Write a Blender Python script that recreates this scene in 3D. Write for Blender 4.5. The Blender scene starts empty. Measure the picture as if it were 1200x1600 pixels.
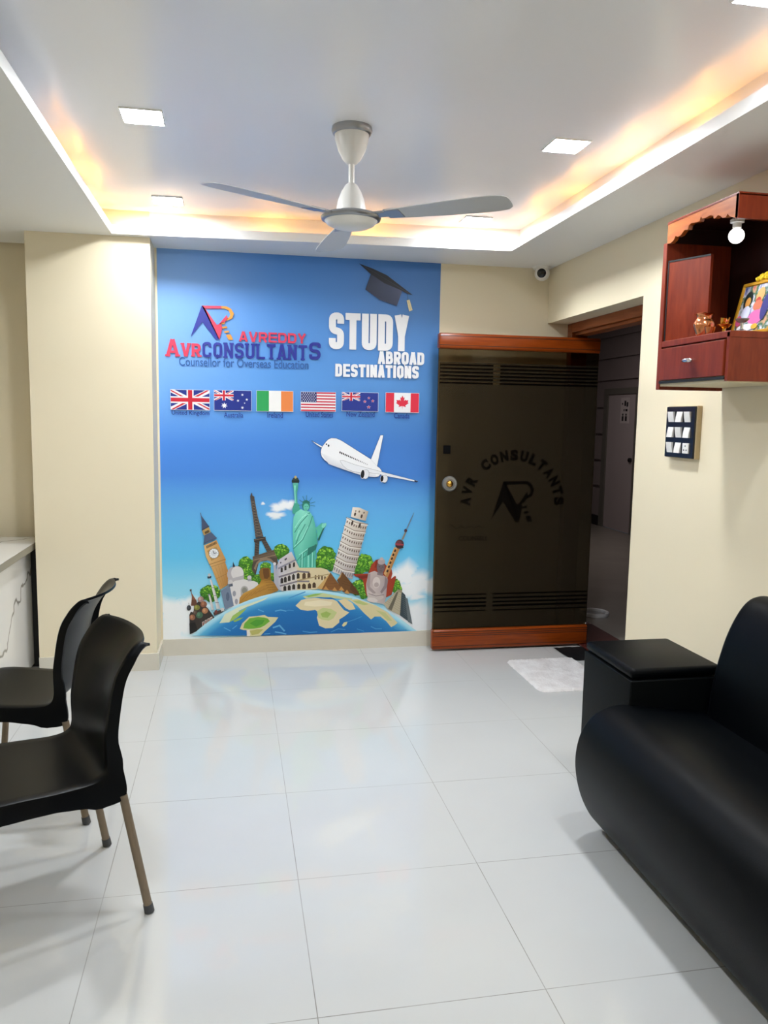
import bpy, bmesh, math, random
from mathutils import Vector, Matrix
random.seed(4)
SC = bpy.context.scene
COL = SC.collection

# ------------------------------------------------------------------ camera, world, exposure
cam = bpy.data.cameras.new('camera')
cam_o = bpy.data.objects.new('camera', cam); COL.objects.link(cam_o)
R3 = ((0.9822446, -0.18689349, 0.01632068), (0.00624735, 0.11953208, 0.99281068), (0.1875007, 0.97508097, -0.11857733))
mw = Matrix(((R3[0][0], R3[1][0], -R3[2][0]), (R3[0][1], R3[1][1], -R3[2][1]), (R3[0][2], R3[1][2], -R3[2][2]))).to_4x4()
mw.translation = (0, 0, 1.4844)
cam_o.matrix_world = mw
cam.sensor_fit = 'VERTICAL'; cam.sensor_height = 24; cam.sensor_width = 18
cam.lens = 1235.5 * 24 / 1600
cam.clip_start = .02
SC.camera = cam_o
w = bpy.data.worlds.new('world'); SC.world = w; w.use_nodes = True
w.node_tree.nodes['Background'].inputs[0].default_value = (.6, .62, .7, 1)
w.node_tree.nodes['Background'].inputs[1].default_value = .05
vs = SC.view_settings
vs.view_transform = 'Standard'; vs.look = 'None'; vs.gamma = 1; vs.use_curve_mapping = False
vs.exposure = 0.12
LAMP = (155.0, 300.0, 185.0, 70.0, 60.0)   # downlight panels, row by row from the mural wall
LED = 9.0       # warm cove strips
HALL = 14.0       # unseen light added in the corridor

# ------------------------------------------------------------------ helpers
def lin(h):
    if isinstance(h, str): c = [int(h[i:i+2], 16) / 255 for i in (0, 2, 4)]
    else: c = h
    return tuple((v / 12.92 if v <= .04045 else ((v + .055) / 1.055) ** 2.4) for v in c)
MATS = {}
def mat(name, col='808080', rough=.5, metal=0., spec=.5, noise=None, bump=None, emit=None, coat=0.):
    """principled material; noise=(scale, amount, stretch) varies the colour a little, bump=(scale, strength)"""
    m = bpy.data.materials.new(name); m.use_nodes = True
    nt = m.node_tree; b = nt.nodes['Principled BSDF']
    c = lin(col)
    b.inputs['Base Color'].default_value = (*c, 1); b.inputs['Roughness'].default_value = rough
    b.inputs['Metallic'].default_value = metal; b.inputs['Specular IOR Level'].default_value = spec
    b.inputs['Coat Weight'].default_value = coat; b.inputs['Coat Roughness'].default_value = .08
    tc = nt.nodes.new('ShaderNodeTexCoord')
    if noise:
        mp = nt.nodes.new('ShaderNodeMapping'); mp.inputs['Scale'].default_value = noise[2] if len(noise) > 2 else (1, 1, 1)
        nz = nt.nodes.new('ShaderNodeTexNoise'); nz.inputs['Scale'].default_value = noise[0]; nz.inputs['Detail'].default_value = 5
        mx = nt.nodes.new('ShaderNodeMix'); mx.data_type = 'RGBA'
        a = noise[1]
        mx.inputs[6].default_value = (*[v * (1 - a) for v in c], 1); mx.inputs[7].default_value = (*[min(1, v * (1 + a)) for v in c], 1)
        nt.links.new(tc.outputs['Object'], mp.inputs[0]); nt.links.new(mp.outputs[0], nz.inputs[0])
        nt.links.new(nz.outputs[0], mx.inputs[0]); nt.links.new(mx.outputs[2], b.inputs['Base Color'])
    if bump:
        nb = nt.nodes.new('ShaderNodeTexNoise'); nb.inputs['Scale'].default_value = bump[0]; nb.inputs['Detail'].default_value = 4
        bp = nt.nodes.new('ShaderNodeBump'); bp.inputs['Strength'].default_value = bump[1]; bp.inputs['Distance'].default_value = .004
        nt.links.new(tc.outputs['Object'], nb.inputs[0]); nt.links.new(nb.outputs[0], bp.inputs['Height']); nt.links.new(bp.outputs[0], b.inputs['Normal'])
    if emit:
        b.inputs['Emission Color'].default_value = (*emit[0], 1); b.inputs['Emission Strength'].default_value = emit[1]
    MATS[name] = m
    return m

def box(bm, a, b, bev=0):
    a, b = [min(p, q) for p, q in zip(a, b)], [max(p, q) for p, q in zip(a, b)]
    r = bmesh.ops.create_cube(bm, size=1)
    for v in r['verts']:
        v.co = Vector([(a[i] + b[i]) / 2 + v.co[i] * (b[i] - a[i]) for i in range(3)])
    if bev:
        es = list({e for v in r['verts'] for e in v.link_edges})
        bmesh.ops.bevel(bm, geom=es, offset=bev, segments=3, affect='EDGES', profile=.5)
    return bm
def tube(bm, p, q, r0, r1=None, n=20, caps=True):
    r1 = r0 if r1 is None else r1
    p, q = Vector(p), Vector(q); d = (q - p); ln = d.length
    rot = d.to_track_quat('Z', 'Y').to_matrix().to_4x4(); rot.translation = (p + q) / 2
    bmesh.ops.create_cone(bm, cap_ends=caps, segments=n, radius1=r0, radius2=r1, depth=ln, matrix=rot)
    return bm
def lathe(bm, prof, c=(0, 0, 0), n=40, mtx=None):
    rows = []
    for r, z in prof:
        row = []
        for k in range(n if r > 1e-6 else 1):
            a = 2 * math.pi * k / n
            v = Vector((r * math.cos(a), r * math.sin(a), z))
            if mtx: v = mtx @ v
            row.append(bm.verts.new(v + Vector(c)))
        rows.append(row)
    for A, B in zip(rows, rows[1:]):
        for k in range(n):
            a0, a1 = A[k % len(A)], A[(k + 1) % len(A)]; b0, b1 = B[k % len(B)], B[(k + 1) % len(B)]
            f = [a0, a1, b1, b0]; u = []
            for v in f:
                if v not in u: u.append(v)
            if len(u) > 2: bm.faces.new(u)
    return bm
def prism(bm, pts, fn, d0, d1):
    """polygon pts extruded: fn(u, v, d) -> xyz"""
    A = [bm.verts.new(fn(u, v, d0)) for u, v in pts]; B = [bm.verts.new(fn(u, v, d1)) for u, v in pts]
    bm.faces.new(A); bm.faces.new(B[::-1])
    for k in range(len(pts)):
        j = (k + 1) % len(pts); bm.faces.new([A[j], A[k], B[k], B[j]])
    return bm
def obj(name, bm, m, parent=None, smooth=False, fix=True):
    if fix: bmesh.ops.recalc_face_normals(bm, faces=bm.faces)
    me = bpy.data.meshes.new(name); bm.to_mesh(me); bm.free()
    for x in (m if isinstance(m, (list, tuple)) else [m]): me.materials.append(x)
    if smooth:
        for p in me.polygons: p.use_smooth = True
        if smooth != 'all': me.set_sharp_from_angle(angle=math.radians(smooth if smooth is not True else 40))
    o = bpy.data.objects.new(name, me); COL.objects.link(o)
    if parent:
        o.parent = parent
    return o
def rebase(root):
    """move a mesh thing's origin to its base without moving it or its children"""
    return root
def empty(name, loc, rotz=0):
    o = bpy.data.objects.new(name, None); COL.objects.link(o); o.location = loc; o.rotation_euler = (0, 0, rotz)
    o.empty_display_size = .05
    return o
def tag(o, label, cat, group=None, kind=None):
    o['label'] = label; o['category'] = cat
    if group: o['group'] = group
    if kind: o['kind'] = kind
    return o
def local(bm, root):
    """bring a bmesh written in room coordinates into root's own frame"""
    m = Matrix.Translation(root.location) @ Matrix.Rotation(root.rotation_euler[2], 4, 'Z')
    bmesh.ops.transform(bm, matrix=m.inverted(), verts=bm.verts)
    return bm
def part(name, bm, m, root, smooth=False, label=None):
    # root may be a part itself: parts sit at their thing's frame with an identity transform
    top = root
    while top.parent: top = top.parent
    o = obj(name, local(bm, top), m, root, smooth)
    if label: o['label'] = label
    return o
def struct(name, bm, m, label, cat, smooth=False):
    return tag(obj(name, bm, m, None, smooth), label, cat, kind='structure')
B = bmesh.new

# ------------------------------------------------------------------ materials
M_wall = mat('cream_paint', 'efe3c6', .55, spec=.3, bump=(60, .04))
M_ceil = mat('ceiling_paint', 'f7f8fd', .24, spec=.5, bump=(3, .05))
M_ceil2 = mat('border_paint', 'f3f4f3', .4, spec=.4)
M_skirt = mat('skirting_tile', 'd9d3c4', .18, noise=(6, .06))
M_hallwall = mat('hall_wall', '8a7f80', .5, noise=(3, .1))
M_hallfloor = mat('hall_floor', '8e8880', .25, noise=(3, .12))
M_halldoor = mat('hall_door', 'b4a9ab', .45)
M_dark = mat('dark_paint', '17151a', .4)
M_black_pl = mat('black_plastic', '030509', .32, spec=.14, bump=(900, .05))
M_rubber = mat('grey_rubber', '4c4d50', .7)
M_leg = mat('bronze_tube', '8a7a66', .45, metal=.6, noise=(30, .12))
M_leather = mat('black_leather', '030508', .42, spec=.10, bump=(420, .12))
M_arm = mat('black_rexine', '070a0c', .5, spec=.10, bump=(500, .1))
M_white_pl = mat('white_plastic', 'eceae6', .35)
M_fan = mat('fan_enamel', 'e9e7e2', .3)
M_blade = mat('fan_blade_enamel', 'c6c7c8', .35)
M_silver = mat('satin_silver', '9b9da1', .3, metal=.8)
M_chrome = mat('chrome', 'd8d8da', .15, metal=1.)
M_gold = mat('brass', 'd4a24c', .22, metal=1.)
M_copper = mat('copper', 'd98f63', .2, metal=1., bump=(40, .12))
M_glow = [mat('lamp_panel', 'ffffff', .5, emit=((.92, .96, 1), v)) for v in LAMP]
def led_mat():
    m = mat('led_amber', 'ffcc88', .5, emit=((1, .46, .09), LED)); nt = m.node_tree; b = nt.nodes['Principled BSDF']
    g = nt.nodes.new('ShaderNodeNewGeometry'); sp = nt.nodes.new('ShaderNodeSeparateXYZ'); nt.links.new(g.outputs['Position'], sp.inputs[0])
    def n(op, a, bb):
        x = nt.nodes.new('ShaderNodeMath'); x.operation = op
        for i, v in enumerate((a, bb)):
            if isinstance(v, (int, float)): x.inputs[i].default_value = v
            else: nt.links.new(v, x.inputs[i])
        return x.outputs[0]
    s = n('SINE', n('MULTIPLY', n('ADD', sp.outputs[0], sp.outputs[1]), 2 * math.pi / .52), 0)
    p = n('POWER', n('MULTIPLY', n('ADD', s, 1.), .5), 5.)
    nt.links.new(n('MULTIPLY', n('ADD', n('MULTIPLY', p, 1.7), .45), LED), b.inputs['Emission Strength'])
    return m
M_led = led_mat()
M_ledw = mat('led_white', 'ffffff', .5, emit=((1, .88, .55), LED * 1.0))
M_bulb = mat('bulb_glass', 'ffffff', .4, emit=((1, .98, .95), 2.))
M_hall = mat('hall_added_light', 'ffffff', .5, emit=((1, .9, .85), HALL))
M_granite = mat('maroon_granite', '4a2422', .2, noise=(40, .25))
M_groove = mat('dark_groove', '35160a', .5)
M_pit = mat('shadow_gap_black', '050506', .5)

def wood(name, c1, c2, rough, grain, coat=.1):
    m = mat(name, c1, rough, coat=coat, spec=.3); nt = m.node_tree; b = nt.nodes['Principled BSDF']
    tc = nt.nodes.new('ShaderNodeTexCoord'); mp = nt.nodes.new('ShaderNodeMapping'); mp.inputs['Scale'].default_value = grain
    nz = nt.nodes.new('ShaderNodeTexNoise'); nz.inputs['Scale'].default_value = 6; nz.inputs['Detail'].default_value = 8; nz.inputs['Distortion'].default_value = .6
    rp = nt.nodes.new('ShaderNodeValToRGB'); e = rp.color_ramp.elements
    e[0].position = .3; e[0].color = (*lin(c2), 1); e[1].position = .7; e[1].color = (*lin(c1), 1)
    nt.links.new(tc.outputs['Object'], mp.inputs[0]); nt.links.new(mp.outputs[0], nz.inputs[0]); nt.links.new(nz.outputs[0], rp.inputs[0]); nt.links.new(rp.outputs[0], b.inputs['Base Color'])
    return m
M_door_wood = wood('door_teak', '97430f', '80350b', .28, (1, 6, 14))
M_frame_wood = wood('frame_teak', '9a5226', '7c3c18', .35, (8, 1, 14))
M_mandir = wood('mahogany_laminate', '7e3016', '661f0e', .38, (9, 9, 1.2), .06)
M_mandir_shade = wood('mahogany_shaded', '2c0e0a', '200a07', .42, (9, 9, 1.2), .02)  # darker copy of the mahogany, shrine interior shade put into the colour

def floor_mat():
    m = mat('vitrified_tile', 'd9d9d5', .03, spec=.5); nt = m.node_tree; b = nt.nodes['Principled BSDF']
    g = nt.nodes.new('ShaderNodeNewGeometry'); sp = nt.nodes.new('ShaderNodeSeparateXYZ'); nt.links.new(g.outputs['Position'], sp.inputs[0])
    def n(op, a, bb=None, c=None):
        x = nt.nodes.new('ShaderNodeMath'); x.operation = op
        for i, v in enumerate((a, bb, c)):
            if v is None: continue
            if isinstance(v, (int, float)): x.inputs[i].default_value = v
            else: nt.links.new(v, x.inputs[i])
        return x.outputs[0]
    def joint(ax, off):
        t = n('ADD', ax, off); t = n('DIVIDE', t, .6); f = n('FRACT', t); d = n('ABSOLUTE', n('SUBTRACT', f, .5))
        return n('GREATER_THAN', d, .5 - .0022)
    jx = joint(sp.outputs[0], .401 + 6); jy = joint(sp.outputs[1], -1.797 + 6)
    j = n('MAXIMUM', jx, jy)
    nz = nt.nodes.new('ShaderNodeTexNoise'); nz.inputs['Scale'].default_value = 2.2; nz.inputs['Detail'].default_value = 6
    nt.links.new(g.outputs['Position'], nz.inputs[0])
    c1 = nt.nodes.new('ShaderNodeMix'); c1.data_type = 'RGBA'; c1.inputs[6].default_value = (*lin('c8c9c8'), 1); c1.inputs[7].default_value = (*lin('d0d2d1'), 1)
    nt.links.new(nz.outputs[0], c1.inputs[0])
    nj = nt.nodes.new('ShaderNodeTexNoise'); nj.inputs['Scale'].default_value = 3.1; nt.links.new(g.outputs['Position'], nj.inputs[0])
    js = n('MULTIPLY', j, n('MULTIPLY_ADD', nj.outputs[0], 1.3, .05))
    c2 = nt.nodes.new('ShaderNodeMix'); c2.data_type = 'RGBA'; c2.inputs[7].default_value = (*lin('77756f'), 1)
    nt.links.new(js, c2.inputs[0]); nt.links.new(c1.outputs[2], c2.inputs[6]); nt.links.new(c2.outputs[2], b.inputs['Base Color'])
    nt.links.new(n('MULTIPLY_ADD', j, .4, .035), b.inputs['Roughness'])
    return m
M_floor = floor_mat()

def marble_mat():
    m = mat('white_marble', 'ecebe8', .14); nt = m.node_tree; b = nt.nodes['Principled BSDF']
    tc = nt.nodes.new('ShaderNodeTexCoord'); mp = nt.nodes.new('ShaderNodeMapping'); mp.inputs['Rotation'].default_value = (.5, .3, .2)
    wv = nt.nodes.new('ShaderNodeTexWave'); wv.inputs['Scale'].default_value = 1.3; wv.inputs['Distortion'].default_value = 8; wv.inputs['Detail'].default_value = 4; wv.inputs['Detail Scale'].default_value = 1.4; wv.inputs['Phase Offset'].default_value = 2.2
    rp = nt.nodes.new('ShaderNodeValToRGB'); e = rp.color_ramp.elements
    e[0].position = 0; e[0].color = (*lin('8d8a84'), 1); e[1].position = .012; e[1].color = (*lin('ecebe8'), 1)
    nt.links.new(tc.outputs['Object'], mp.inputs[0]); nt.links.new(mp.outputs[0], wv.inputs[0]); nt.links.new(wv.outputs[0], rp.inputs[0]); nt.links.new(rp.outputs[0], b.inputs['Base Color'])
    return m
M_marble = marble_mat()

def glass_mat(name, tint, refl=1.45, rough=.02):
    m = bpy.data.materials.new(name); m.use_nodes = True; nt = m.node_tree; nt.nodes.clear()
    o = nt.nodes.new('ShaderNodeOutputMaterial'); t = nt.nodes.new('ShaderNodeBsdfTransparent'); g = nt.nodes.new('ShaderNodeBsdfGlossy'); f = nt.nodes.new('ShaderNodeFresnel'); x = nt.nodes.new('ShaderNodeMixShader')
    t.inputs[0].default_value = (*tint, 1); g.inputs['Roughness'].default_value = rough; f.inputs[0].default_value = refl
    nt.links.new(f.outputs[0], x.inputs[0]); nt.links.new(t.outputs[0], x.inputs[1]); nt.links.new(g.outputs[0], x.inputs[2]); nt.links.new(x.outputs[0], o.inputs[0])
    return m
M_glass = glass_mat('smoked_glass', (.5, .45, .36), 1.25)
def film_mat(name, col, a):
    m = bpy.data.materials.new(name); m.use_nodes = True; nt = m.node_tree; nt.nodes.clear()
    o = nt.nodes.new('ShaderNodeOutputMaterial'); t = nt.nodes.new('ShaderNodeBsdfTransparent'); d = nt.nodes.new('ShaderNodeBsdfDiffuse'); x = nt.nodes.new('ShaderNodeMixShader')
    d.inputs[0].default_value = (*lin(col), 1); x.inputs[0].default_value = a
    nt.links.new(t.outputs[0], x.inputs[1]); nt.links.new(d.outputs[0], x.inputs[2]); nt.links.new(x.outputs[0], o.inputs[0])
    return m
M_film = film_mat('frosted_film', '352e23', .42)
M_etch = film_mat('etched_dark', '070606', .62)

# ------------------------------------------------------------------ the room
YB, XR, ZD, ZU = 4.92, 2.0, 2.443, 2.58
X0, Y0 = -2.5, -1.3
bm = B(); box(bm, (X0, Y0, -.1), (2.25, 5.2, 0)); struct('floor', bm, M_floor, 'glossy white square floor tiles with thin grey joints', 'floor')
# back wall behind the mural and door, running into the doorway recess; beige wall at the far left
bm = B(); box(bm, (-.46, YB, 0), (2.14, YB + .15, 2.7)); struct('wall_back', bm, M_wall, 'cream back wall behind the blue mural and open door', 'wall')
bm = B(); box(bm, (X0, 5.03, 0), (-1.085, 5.18, 2.7)); struct('wall_back_left', bm, M_wall, 'cream wall at the far left behind the marble desk', 'wall')
bm = B(); box(bm, (-1.085, 4.647, 0), (-.44, 5.18, 2.7)); struct('wall_pillar', bm, M_wall, 'cream pillar left of the blue mural', 'pillar')
bm = B(); box(bm, (XR, Y0, 0), (2.14, 3.70, 2.7)); box(bm, (XR, 3.70, 2.103), (2.14, YB, 2.7)); struct('wall_right', bm, M_wall, 'cream right wall with the doorway opening', 'wall')
bm = B(); box(bm, (X0 - .1, Y0, 0), (X0, 5.18, 2.7)); struct('wall_left', bm, M_wall, 'cream left wall outside the picture', 'wall')
bm = B(); box(bm, (X0, Y0 - .1, 0), (2.14, Y0, 2.7)); struct('wall_front', bm, M_wall, 'cream wall behind the camera', 'wall')
# dropped ceiling border with its tray opening
TL_, TR_ = (-.632, 4.60), (1.575, 4.456)
yn = -1.0
inn = [(TL_[0], yn), (TR_[0], yn), TR_, TL_]
def offs(d): return [(TL_[0] - d, yn - d), (TR_[0] + d, yn - d), (TR_[0] + d, TR_[1] + d), (TL_[0] - d, TL_[1] + d)]
out = [(X0, Y0), (XR, Y0), (XR, YB), (X0, 5.03)]
bm = B()
def ring(bm, P, Q, z0, z1):
    for k in range(4):
        j = (k + 1) % 4
        v = [bm.verts.new((*P[k], z0)), bm.verts.new((*P[j], z0)), bm.verts.new((*Q[j], z1)), bm.verts.new((*Q[k], z1))]
        bm.faces.new(v)
ring(bm, out, inn, ZD, ZD)                    # underside
ring(bm, inn, inn, ZD, ZD + .048)             # lip facing into the tray
lip = offs(.012)
ring(bm, inn, lip, ZD + .048, ZD + .048); ring(bm, lip, lip, ZD + .048, ZD + .02)
cove = offs(.075)
ring(bm, lip, cove, ZD + .02, ZD + .02)       # ledge that carries the light strips
bmesh.ops.remove_doubles(bm, verts=bm.verts, dist=1e-5)
struct('ceiling_border', bm, M_ceil2, 'white dropped ceiling border around the tray', 'ceiling')
bm = B()
ring(bm, cove, cove, ZD + .02, ZU)
bm.faces.new([bm.verts.new((*p, ZU)) for p in cove])
bmesh.ops.remove_doubles(bm, verts=bm.verts, dist=1e-5)
struct('ceiling', bm, M_ceil, 'white raised ceiling inside the tray', 'ceiling')
bm = B(); box(bm, (X0, Y0, 2.70), (2.25, 5.2, 2.75)); struct('ceiling_slab', bm, M_ceil2, 'slab above the ceiling tray', 'ceiling')
# skirting
bm = B(); box(bm, (-.44, YB - .012, 0), (1.9, YB, .103)); struct('baseboard_back', bm, M_skirt, 'pale stone skirting under the blue mural', 'skirting')
bm = B(); box(bm, (-1.085, 4.635, 0), (-.428, 4.647, .10)); box(bm, (-.44, 4.647, 0), (-.428, YB - .012, .10)); struct('baseboard_pillar', bm, M_skirt, 'pale stone skirting around the pillar foot', 'skirting')

# ------------------------------------------------------------------ corridor seen through the doorway
HX = 5.15
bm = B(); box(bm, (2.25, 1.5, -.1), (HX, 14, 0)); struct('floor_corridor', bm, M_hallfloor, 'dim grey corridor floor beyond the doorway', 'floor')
bm = B()
zs = [0, .55, .92, 1.29, 1.66, 2.03, 2.33, 2.62, 2.9]
box(bm, (HX + .03, 1.5, 0), (HX + .15, 14, 2.9))
for a, b_ in zip(zs, zs[1:]):
    if b_ <= 1.7: box(bm, (HX, 10.45, a + .02), (HX + .03, 14, b_ - .02)); box(bm, (HX, 1.5, a + .02), (HX + .03, 9.45, b_ - .02))
    elif a < 1.8: box(bm, (HX, 10.45, a + .02), (HX + .03, 14, b_ - .02)); box(bm, (HX, 1.5, a + .02), (HX + .03, 9.45, b_ - .02)); box(bm, (HX, 9.45, 1.93), (HX + .03, 10.45, b_ - .02))
    else: box(bm, (HX, 1.5, a + .02), (HX + .03, 14, b_ - .02))
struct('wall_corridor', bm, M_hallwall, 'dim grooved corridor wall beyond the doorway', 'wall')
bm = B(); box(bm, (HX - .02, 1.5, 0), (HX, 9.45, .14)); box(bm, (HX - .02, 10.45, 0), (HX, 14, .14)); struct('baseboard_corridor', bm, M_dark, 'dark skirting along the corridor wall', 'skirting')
bm = B(); box(bm, (2.25, 14, 0), (HX, 14.1, 2.9)); box(bm, (2.25, 1.4, 0), (HX, 1.5, 2.9)); struct('wall_corridor_end', bm, M_hallwall, 'end walls of the dim corridor', 'wall')
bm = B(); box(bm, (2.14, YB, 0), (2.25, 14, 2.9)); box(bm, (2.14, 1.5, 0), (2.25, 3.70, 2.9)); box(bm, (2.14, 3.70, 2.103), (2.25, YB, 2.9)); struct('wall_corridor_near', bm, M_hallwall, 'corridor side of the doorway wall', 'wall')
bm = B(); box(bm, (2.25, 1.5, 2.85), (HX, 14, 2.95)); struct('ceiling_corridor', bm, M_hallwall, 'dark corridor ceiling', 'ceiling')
d2 = empty('door_2', (HX, 9.95, 0)); tag(d2, 'pale closed washroom door with a small sign in the dim corridor', 'door', kind='structure')
bm = B(); box(bm, (HX - .02, 9.45, 0), (HX + .03, 9.55, 1.93)); box(bm, (HX - .02, 10.33, 0), (HX + .03, 10.45, 1.93)); box(bm, (HX - .02, 9.55, 1.85), (HX + .03, 10.33, 1.93)); part('door_frame', bm, mat('hall_frame', '6d6a64', .5), d2)
bm = B(); box(bm, (HX, 9.55, .01), (HX + .03, 10.33, 1.85)); part('door_panel', bm, M_halldoor, d2)
bm = B(); lathe(bm, [(0, 0), (.03, 0), (.03, .03), (0, .05)], (HX, 9.63, .98), 16, Matrix.Rotation(-math.pi / 2, 4, 'Y')); part('knob', bm, M_dark, d2, True)
bm = B(); box(bm, (HX - .006, 9.74, 1.46), (HX, 9.97, 1.80)); sg = part('sign_plate', bm, mat('sign_white', 'cfc6c6', .5), d2)
bm = B()
for yy in (9.81, 9.90):   # two standing figures, and rows of marks above them
    tube(bm, (HX - .009, yy, 1.575), (HX - .006, yy, 1.575), .016, n=14)
    box(bm, (HX - .009, yy - .022, 1.49), (HX - .006, yy + .022, 1.555))
box(bm, (HX - .009, 9.78, 1.62), (HX - .006, 9.83, 1.65)); box(bm, (HX - .009, 9.86, 1.62), (HX - .006, 9.88, 1.65))
for k, yy in enumerate((9.79, 9.85)): box(bm, (HX - .009, yy - .025, 1.68 + k * .01), (HX - .006, yy + .015, 1.74 + k * .02))
tube(bm, (HX - .009, 9.92, 1.72), (HX - .006, 9.92, 1.72), .014, n=12)
part('sign_symbols', bm, M_dark, sg)
bm = B(); box(bm, (3.2, 8.2, 2.83), (3.8, 8.8, 2.85)); o = obj('corridor_added_light', bm, M_hall); tag(o, 'added glowing square on the corridor ceiling, out of sight', 'lamp', kind='structure')  # added to brighten the corridor, never in view

# doorway: wooden frame and threshold
tr = empty('trim_1', (2.195, 4.3, 0)); tag(tr, 'brown wooden frame lining the doorway', 'door frame', kind='structure')
bm = B(); box(bm, (2.14, 3.76, 2.045), (2.165, 4.855, 2.103), .003); box(bm, (2.165, 3.76, 2.025), (2.25, 4.855, 2.10), .004); part('lintel', bm, M_frame_wood, tr)
bm = B(); box(bm, (2.14, 4.855, 0), (2.25, YB, 2.103), .004); part('jamb', bm, M_frame_wood, tr)
bm = B(); box(bm, (2.14, 3.70, 0), (2.25, 3.76, 2.103), .004); part('jamb', bm, M_frame_wood, tr)
bm = B(); box(bm, (2.252, 3.70, 0), (2.57, 5.25, .014), .004); struct('trim_2', bm, M_granite, 'maroon stone threshold outside the doorway', 'threshold')

# ------------------------------------------------------------------ text helper
def text_bm(s, bx, extrude=0., bold=0., y=0.):
    """lettering fitted into bx=(x0,z0,x1,z1) on a wall facing -y, front at y-extrude"""
    c = bpy.data.curves.new('t', 'FONT'); c.body = s; c.size = 1; c.offset = bold; c.extrude = .5 if extrude else 0; c.resolution_u = 5
    o = bpy.data.objects.new('t', c); COL.objects.link(o)
    dg = bpy.context.evaluated_depsgraph_get(); me = bpy.data.meshes.new_from_object(o.evaluated_get(dg))
    bm = B(); bm.from_mesh(me)
    bpy.data.objects.remove(o); bpy.data.curves.remove(c); bpy.data.meshes.remove(me)
    xs = [v.co.x for v in bm.verts]; ys = [v.co.y for v in bm.verts]
    x0, x1, y0, y1 = min(xs), max(xs), min(ys), max(ys)
    for v in bm.verts:
        v.co = Vector((bx[0] + (v.co.x - x0) / (x1 - x0) * (bx[2] - bx[0]), y - extrude * (v.co.z + .5), bx[1] + (v.co.y - y0) / (y1 - y0) * (bx[3] - bx[1])))
    return bm
def rounded(p, rad, closed=False):
    o = []; N = len(p)
    for i in range(N):
        if not closed and i in (0, N - 1): o.append(p[i]); continue
        a, b_, c = Vector(p[i - 1]), Vector(p[i]), Vector(p[(i + 1) % N])
        rr = rad[i] if isinstance(rad, (list, tuple)) else rad
        rr = min(rr, (a - b_).length * .5, (c - b_).length * .5)
        if rr < 1e-6: o.append(p[i]); continue
        s, e = b_ + (a - b_).normalized() * rr, b_ + (c - b_).normalized() * rr
        for k in range(6):
            u = k / 5; o.append(tuple(s * (1 - u) ** 2 + b_ * 2 * u * (1 - u) + e * u * u))
    return o
LAY = [0]
def stroke(bm, p, th, y0, y1, closed=False):
    p = [Vector(q) for q in p]
    q = [p[0]]
    for v in p[1:]:
        if (v - q[-1]).length > 1e-6: q.append(v)
    p = q; N = len(p); Lf, Rt = [], []
    for i in range(N):
        a = p[i - 1] if (i or closed) else None; c = p[(i + 1) % N] if (i < N - 1 or closed) else None
        d1 = (p[i] - a).normalized() if a is not None else None; d2 = (c - p[i]).normalized() if c is not None else None
        d1 = d1 or d2; d2 = d2 or d1
        n1, n2 = Vector((-d1.y, d1.x)), Vector((-d2.y, d2.x)); m = (n1 + n2).normalized(); k = th / 2 / max(.45, m.dot(n1))
        Lf.append(p[i] + m * k); Rt.append(p[i] - m * k)
    LAY[0] += 1; e_ = (LAY[0] % 40) * .00004
    V = [[bm.verts.new((v.x, y, v.y)) for v in S] for S in (Lf, Rt) for y in (y0, y1 - e_)]
    lf0, lf1, rt0, rt1 = V
    for i in range(N if closed else N - 1):
        j = (i + 1) % N
        for A, C in ((lf0, rt0), (lf1, rt1), (lf0, lf1), (rt0, rt1)): bm.faces.new([A[i], A[j], C[j], C[i]])
    if not closed:
        for i in (0, N - 1): bm.faces.new([lf0[i], lf1[i], rt1[i], rt0[i]])
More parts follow.
